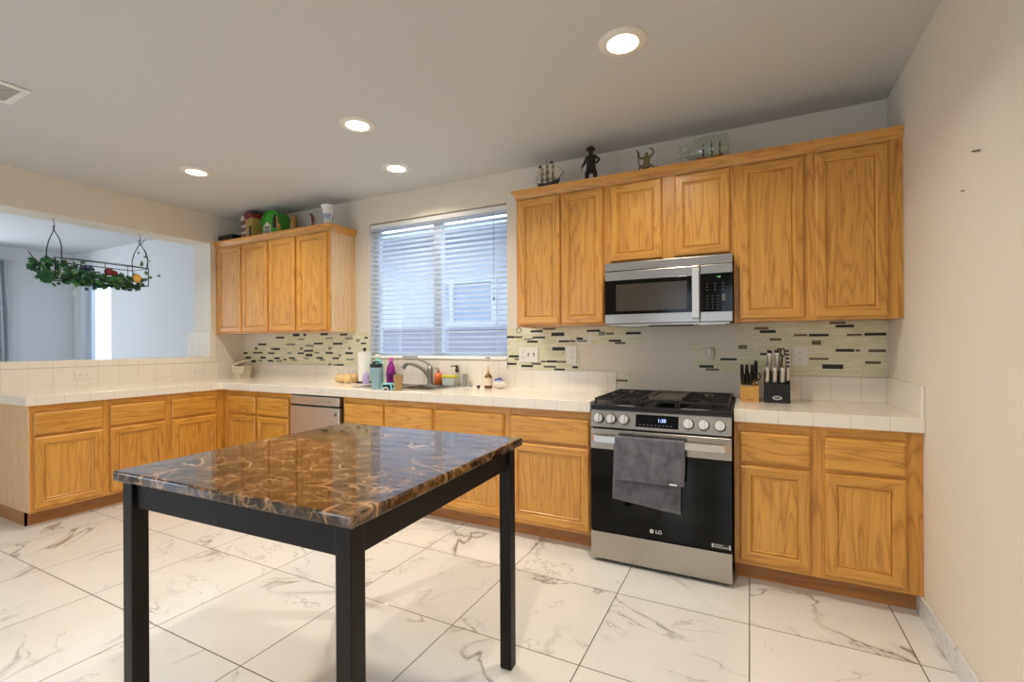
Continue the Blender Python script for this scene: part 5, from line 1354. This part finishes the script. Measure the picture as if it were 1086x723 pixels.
b.tube([(0.07, 0, 0.112), (0.115, 0, 0.165)], 0.0025, 6); b.tube([(0.03, 0, 0.245), (0.112, 0, 0.162)], 0.001, 4); b.tube([(-0.055, 0, 0.23), (-0.10, 0, 0.11)], 0.001, 4)
b.build('masts', 'dark_wood', sp)
b = MB()
for x, hs in ((-0.055, ((0.115, 0.155, 0.020), (0.160, 0.195, 0.016), (0.199, 0.222, 0.012))), (-0.015, ((0.110, 0.160, 0.024), (0.165, 0.208, 0.020), (0.213, 0.245, 0.014))), (0.03, ((0.110, 0.155, 0.022), (0.160, 0.200, 0.018), (0.204, 0.234, 0.012)))):
    for z0_, z1_, hw_ in hs:
        rows = []
        for i in range(5):
            v_ = i / 4; rows.append([b.bm.verts.new((x + 0.004 + 0.012 * math.sin(PI * v_) - 0.006, hw_ * 1.5 * (1.1 - 0.15 * v_) * u_, z0_ + (z1_ - z0_) * v_)) for u_ in (-1, -0.5, 0, 0.5, 1)])
        for A, B in zip(rows, rows[1:]):
            for k in range(4): b._f([A[k], A[k+1], B[k+1], B[k]])
b.quad([(0.04, 0.001, 0.225), (0.105, 0.001, 0.160), (0.05, 0.001, 0.125), (0.042, 0.001, 0.14)])
b.build('sails', 'sail', sp, solid=0.0012)
b = MB()
for x, z in ((-0.055, 0.233), (0.03, 0.250)): b.prism([(x - 0.024, z - 0.018), (x, z - 0.014), (x, z + 0.002), (x - 0.022, z)], -0.0008, 0.0008, 'xz')
b.build('flags', 'dark_wood', sp)

# standing pirate figurine
pf = thing('pirate_figurine', 'dark bronze standing pirate figurine, hand on hip, on the wall cabinets', 'figurine', (-0.968, 3.130, TOPZ))
MB().box(-0.045, 0.045, -0.030, 0.030, 0, 0.046).build('plinth', 'bronze', pf, bev=0.004)
nodes = [((0, 0, 0.148), 0.020), ((0, 0, 0.185), 0.023), ((0, 0, 0.218), 0.021), ((0, -0.002, 0.238), 0.010), ((0, -0.004, 0.258), 0.0155), ((0, -0.004, 0.272), 0.013),
 ((0.016, 0, 0.140), 0.015), ((0.026, -0.004, 0.100), 0.015), ((0.026, 0, 0.056), 0.009), ((0.034, -0.014, 0.049), 0.007),
 ((-0.016, 0, 0.140), 0.015), ((-0.026, -0.002, 0.100), 0.015), ((-0.022, 0.002, 0.056), 0.009), ((-0.026, -0.014, 0.049), 0.007),
 ((0.028, 0, 0.222), 0.010), ((0.052, 0, 0.198), 0.008), ((0.030, -0.010, 0.166), 0.007),
 ((-0.028, 0, 0.222), 0.010), ((-0.038, -0.004, 0.185), 0.008), ((-0.050, -0.016, 0.152), 0.007)]
edges = [(0,1),(1,2),(2,3),(3,4),(4,5),(0,6),(6,7),(7,8),(8,9),(0,10),(10,11),(11,12),(12,13),(2,14),(14,15),(15,16),(2,17),(17,18),(18,19)]
skin('body', nodes, edges, 'bronze', pf)
b = MB(); b.lathe([(0.031, 0.120), (0.030, 0.13), (0.022, 0.160), (0.022, 0.165)], (0, 0, 0), 'z', 14); b.build('coat', 'bronze', pf, smooth=40)
b = MB(); b.lathe([(0.027, 0.268), (0.026, 0.277), (0.019, 0.281), (0.015, 0.290), (0.002, 0.295)], (0, -0.002, 0), 'z', 14)
for v in b.bm.verts: v.co.z += 0.10 * abs(v.co.x) if v.co.z < 0.279 else 0
b.build('hat', 'bronze', pf, smooth=45)
b = MB(); b.tube([(-0.052, -0.018, 0.172), (-0.052, -0.018, 0.150), (-0.044, -0.020, 0.10)], [0.003, 0.004, 0.0015], 6); b.lathe([(0.009, -0.002), (0.009, 0.002)], (-0.052, -0.018, 0.158), 'z', 8)
b.build('sword', 'silver', pf)

# crouching figurine with raised arms
cf = thing('crouching_figurine', 'small brass and black figurine with raised arms, right of standing figurine', 'figurine', (-0.602, 3.130, TOPZ))
b = MB(); b.lathe([(0.060, 0.0), (0.062, 0.050), (0.052, 0.064), (0.030, 0.078), (0.010, 0.084)], (0, 0, 0), 'z', 18)
for v in b.bm.verts: v.co.y *= 0.6; v.co += Vector((0.004 * math.sin(v.co.z * 200 + v.co.x * 80), 0, 0))
b.build('rock_base', 'bronze', cf, smooth=60)
nodes = [((0.005, 0, 0.095), 0.017), ((0.008, 0, 0.125), 0.018), ((0.010, 0, 0.150), 0.015), ((0.008, -0.003, 0.166), 0.008), ((0.008, -0.006, 0.184), 0.0135),
 ((0.028, 0, 0.150), 0.008), ((0.052, 0, 0.172), 0.0065), ((0.046, 0, 0.200), 0.006), ((0.022, 0, 0.208), 0.006),
 ((-0.012, 0, 0.150), 0.008), ((-0.034, -0.004, 0.148), 0.0065), ((-0.042, -0.006, 0.180), 0.006), ((-0.046, -0.006, 0.198), 0.007),
 ((0.022, -0.010, 0.088), 0.011), ((0.040, -0.022, 0.092), 0.009), ((0.058, -0.020, 0.070), 0.007),
 ((-0.012, -0.010, 0.088), 0.011), ((-0.030, -0.022, 0.096), 0.009), ((-0.036, -0.022, 0.066), 0.007)]
edges = [(0,1),(1,2),(2,3),(3,4),(2,5),(5,6),(6,7),(7,8),(2,9),(9,10),(10,11),(11,12),(0,13),(13,14),(14,15),(0,16),(16,17),(17,18)]
skin('body', nodes, edges, 'bronze2', cf)
b = MB(); b.tube([(-0.052, -0.012, 0.21), (-0.046, -0.010, 0.185), (-0.040, -0.014, 0.10)], [0.003, 0.004, 0.003], 6); b.build('staff', 'bronze', cf)
b = MB(); b.tube([(0.060, -0.01, 0.070), (0.082, -0.01, 0.078)], [0.008, 0.004], 8); b.build('tail', 'bronze', cf)

# ship in a bottle
bs = thing('ship_in_bottle', 'clear glass bottle lying on its side with a three-masted ship inside', 'ship in a bottle', (-0.235, 3.150, TOPZ))
MB().box(-0.085, 0.125, -0.045, 0.045, 0.0, 0.036).build('stand', 'rust', bs, bev=0.004)
b = MB(); cz = 0.128; RB = 0.088
outer = [(0.017, -0.168), (0.021, -0.166), (0.021, -0.152), (0.016, -0.148), (0.018, -0.120), (0.045, -0.095), (0.072, -0.070), (RB, -0.030), (RB, 0.110), (RB - 0.008, 0.124), (0.03, 0.128), (0.001, 0.122)]
inner = [(max(r - 0.004, 0.0005), x + (0.002 if x < 0 else -0.005)) for r, x in outer[::-1][1:]]
rings = []
b.lathe(outer, (0, 0, cz), 'x', 32)
b.build('bottle', 'bottle_glass', bs, smooth=50)
b = MB(); b.tube([(-0.150, -0.014, cz + 0.012), (-0.150, -0.020, cz + 0.045), (-0.128, -0.020, cz + 0.058), (-0.105, -0.016, cz + 0.038)], 0.006, 8); b.build('glass_handle', 'bottle_glass', bs, smooth=True)
b = MB(); rings = []
for u, w, zb, zt in ((-0.060, 0.004, 0.082, 0.094), (-0.03, 0.020, 0.062, 0.088), (0.02, 0.024, 0.056, 0.082), (0.07, 0.022, 0.058, 0.088), (0.095, 0.016, 0.066, 0.100)):
    rings.append([b.bm.verts.new(p) for p in ((u, -w, zt), (u, -w * 0.8, (zb + zt) / 2), (u, 0, zb), (u, w * 0.8, (zb + zt) / 2), (u, w, zt))])
for A, B in zip(rings, rings[1:]):
    for k in range(4): b._f([A[k], A[k+1], B[k+1], B[k]])
    b._f([A[4], A[0], B[0], B[4]])
b._f(rings[0]); b._f(rings[-1][::-1])
shp = b.build('ship_hull', 'rust', bs, smooth=45)
b = MB()
for x, h_ in ((-0.018, 0.180), (0.030, 0.188), (0.076, 0.180)):
    b.tube([(x, 0, 0.08), (x, 0, h_)], 0.0026, 6)
    for z in (0.115, 0.135, 0.155): b.box(x - 0.004, x + 0.004, -0.018, 0.018, z - 0.007, z + 0.007)
b.build('ship_masts', 'dark_wood', shp)

# left cabinet ornaments
M['hred'] = plain('dark_red_paint', srgb(128, 44, 38), 0.5); M['hwhite'] = plain('cream_paint', srgb(224, 214, 196), 0.5); M['hyel'] = plain('mustard_paint', srgb(176, 152, 82), 0.5)
M['green'] = plain('bright_green_paint', srgb(62, 152, 44), 0.45); M['hdark'] = plain('dark_opening', srgb(36, 30, 26), 0.6)
hs = thing('toy_house', 'tall toy house with red and cream front and mustard side', 'toy house', (-4.570, 3.150, TOPZ), R(-12))
MB().box(-0.125, 0.125, -0.075, 0.085, 0, 0.235).build('walls', 'hyel', hs, bev=0.002)
b = MB(); b.prism([(-0.140, 0.2352), (-0.128, 0.262), (-0.04, 0.300), (0.05, 0.300), (0.140, 0.262), (0.145, 0.2352)], -0.085, 0.095, 'xz'); b.build('roof', 'hred', hs)
b = MB(); b.box(-0.128, -0.012, -0.079, -0.0755, 0.0, 0.234, 0); b.prism([(-0.128, 0.2345), (-0.07, 0.285), (-0.012, 0.2345)], -0.092, -0.086, 'xz', 0)
b.build('front_facade', 'hwhite', hs)
b = MB()
for r_ in range(3):
    for c_ in range(2): b.box(-0.120 + c_ * 0.056, -0.076 + c_ * 0.056, -0.082, -0.0792, 0.052 + r_ * 0.066, 0.094 + r_ * 0.066)
b.build('shutters', 'hred', hs)
MB().box(0.055, 0.105, -0.079, -0.0755, 0.05, 0.155).build('side_door', 'hdark', hs)
bn = thing('toy_barn', 'bright green toy barn with white door beside the toy house', 'toy house', (-4.215, 3.130, TOPZ), R(8))
arch = [(-0.125, 0.0), (-0.125, 0.14), (-0.105, 0.205), (-0.06, 0.255), (0.0, 0.278), (0.06, 0.262), (0.105, 0.215), (0.130, 0.14), (0.150, 0.0)]
MB().prism([(x * 0.92, z * 0.96) for x, z in arch], -0.055, 0.075, 'xz').build('walls', 'green', bn)
b = MB()
for (a, c) in zip(arch[1:-1], arch[2:]):
    b.hexa([(a[0]*.93, -0.070, a[1]*.965), (c[0]*.93, -0.070, c[1]*.965), (c[0]*.93, 0.085, c[1]*.965), (a[0]*.93, 0.085, a[1]*.965), (a[0], -0.070, a[1]), (c[0], -0.070, c[1]), (c[0], 0.085, c[1]), (a[0], 0.085, a[1])])
b.build('roof', 'green', bn)
MB().prism([(0.02, 0.10), (0.02, 0.19), (0.05, 0.235), (0.095, 0.20), (0.11, 0.10)], -0.059, -0.0555, 'xz').build('loft_opening', 'hdark', bn)
b = MB(); b.prism([(-0.090, 0.0), (-0.090, 0.125), (-0.048, 0.165), (-0.006, 0.125), (-0.006, 0.0)], -0.061, -0.0555, 'xz'); b.build('door', 'hwhite', bn)
b = MB(); b.box(-0.080, -0.050, -0.064, -0.0612, 0.050, 0.086); b.box(-0.045, -0.016, -0.064, -0.0612, 0.050, 0.086); b.box(-0.080, -0.050, -0.064, -0.0612, 0.092, 0.122); b.box(-0.045, -0.016, -0.064, -0.0612, 0.092, 0.122); b.build('door_panels', 'print_grey', bn)
gfig = thing('giraffe_figurine', 'small yellow giraffe figurine in front of the green barn', 'figurine', (-4.088, 3.060, TOPZ))
nodes = [((0, 0, 0.085), 0.013), ((0.020, 0, 0.083), 0.012), ((-0.008, 0, 0.100), 0.009), ((-0.014, 0, 0.140), 0.006), ((-0.016, 0, 0.172), 0.007), ((-0.030, 0, 0.166), 0.005),
 ((-0.004, -0.006, 0.045), 0.004), ((-0.004, -0.006, 0.004), 0.004), ((0.024, -0.006, 0.045), 0.004), ((0.024, -0.006, 0.004), 0.004), ((-0.004, 0.010, 0.045), 0.004), ((-0.004, 0.010, 0.004), 0.004), ((0.024, 0.010, 0.045), 0.004), ((0.024, 0.010, 0.004), 0.004)]
M['gold'] = plain('yellow_giraffe', srgb(204, 164, 76), 0.5)
skin('body', nodes, [(0,1),(0,2),(2,3),(3,4),(4,5),(0,6),(6,7),(1,8),(8,9),(0,10),(10,11),(1,12),(12,13)], 'gold', gfig)
M['tan'] = plain('tan_carved_wood', srgb(170, 124, 66), 0.6); M['redbrown'] = plain('red_brown_paint', srgb(116, 62, 44), 0.5)
t = thing('owl_figurine', 'small tan carved figurine right of the green barn', 'figurine', (-3.940, 3.120, TOPZ))
b = MB(); b.lathe([(0.026, 0.0), (0.028, 0.01), (0.030, 0.06), (0.034, 0.11), (0.026, 0.145), (0.028, 0.165), (0.022, 0.195), (0.006, 0.205)], (0, 0, 0), 'z', 16); b.build('body', 'tan', t, smooth=50)
b = MB(); b.ball((-0.018, -0.012, 0.200), 0.009, 8, 6, (0.8, 0.8, 1.4)); b.ball((0.018, -0.012, 0.200), 0.009, 8, 6, (0.8, 0.8, 1.4)); b.build('ear_tufts', 'tan', t, smooth=True)
t = thing('bird_figurine', 'thin red-brown figurine between the tan figurine and the white pitcher', 'figurine', (-3.690, 3.120, TOPZ))
b = MB(); b.lathe([(0.030, 0.0), (0.028, 0.050), (0.010, 0.058)], (0, 0, 0), 'z', 14); b.build('base', 'redbrown', t, smooth=40)
skin('body', [((0, 0, 0.056), 0.009), ((0.006, 0, 0.09), 0.008), ((0.012, 0, 0.125), 0.014), ((0.004, 0, 0.158), 0.013), ((-0.012, 0, 0.184), 0.012), ((-0.030, 0, 0.176), 0.006)], [(0,1),(1,2),(2,3),(3,4),(4,5)], 'redbrown', t)
t = thing('white_pitcher', 'white ornate pitcher at the right end of the left wall cabinet', 'pitcher', (-3.492, 3.130, TOPZ))
b = MB(); b.lathe([(0.034, 0.0), (0.036, 0.012), (0.028, 0.030), (0.034, 0.07), (0.040, 0.12), (0.042, 0.17), (0.050, 0.215), (0.062, 0.235), (0.058, 0.237), (0.040, 0.19), (0.002, 0.17)], (0, 0, 0), 'z', 22); b.build('body', 'white', t, smooth=50)
b = MB(); b.tube([(0.050, -0.010, 0.222), (0.078, -0.020, 0.205), (0.078, -0.020, 0.14), (0.040, -0.008, 0.09)], 0.006, 8); b.build('handle', 'white', t, smooth=True)
b = MB(); b.lathe([(0.0425, 0.110), (0.0445, 0.115), (0.0445, 0.150), (0.0430, 0.155)], (0, 0, 0), 'z', 22); b.build('pattern_band', plain('pale_blue_glaze', srgb(170, 178, 200), 0.4), t, smooth=40)
t = thing('black_tray', 'low black tray at the far left on the corner wall cabinet', 'tray', (-4.935, 3.170, TOPZ))
b = MB(); b.box(-0.125, 0.125, -0.10, 0.10, 0.0, 0.045); b.build('base', 'black', t, bev=0.004)
b = MB(); b.box(-0.125, 0.125, -0.10, -0.085, 0.0452, 0.110); b.box(-0.125, 0.125, 0.085, 0.10, 0.0452, 0.110); b.box(-0.125, -0.110, -0.085, 0.085, 0.0452, 0.110); b.box(0.110, 0.125, -0.085, 0.085, 0.0452, 0.110); b.build('rim', 'black', t, bev=0.003)

# seat the ornaments: trim their lowest 38 mm so that their tops keep the photographed height
for nm_ in ('model_ship', 'pirate_figurine', 'crouching_figurine', 'ship_in_bottle', 'toy_house', 'toy_barn', 'owl_figurine', 'bird_figurine', 'white_pitcher', 'black_tray'):
    r0 = bpy.data.objects[nm_]
    for ch in r0.children_recursive:
        for v in ch.data.vertices: v.co.z = max(v.co.z - 0.038, 0.0 if v.co.z < 0.02 else 0.0004 * (v.co.z * 100))
bpy.data.objects['giraffe_figurine'].scale = (0.93, 0.93, 0.93)
bpy.data.objects['pirate_figurine'].scale = (1.18, 1.1, 1.0)
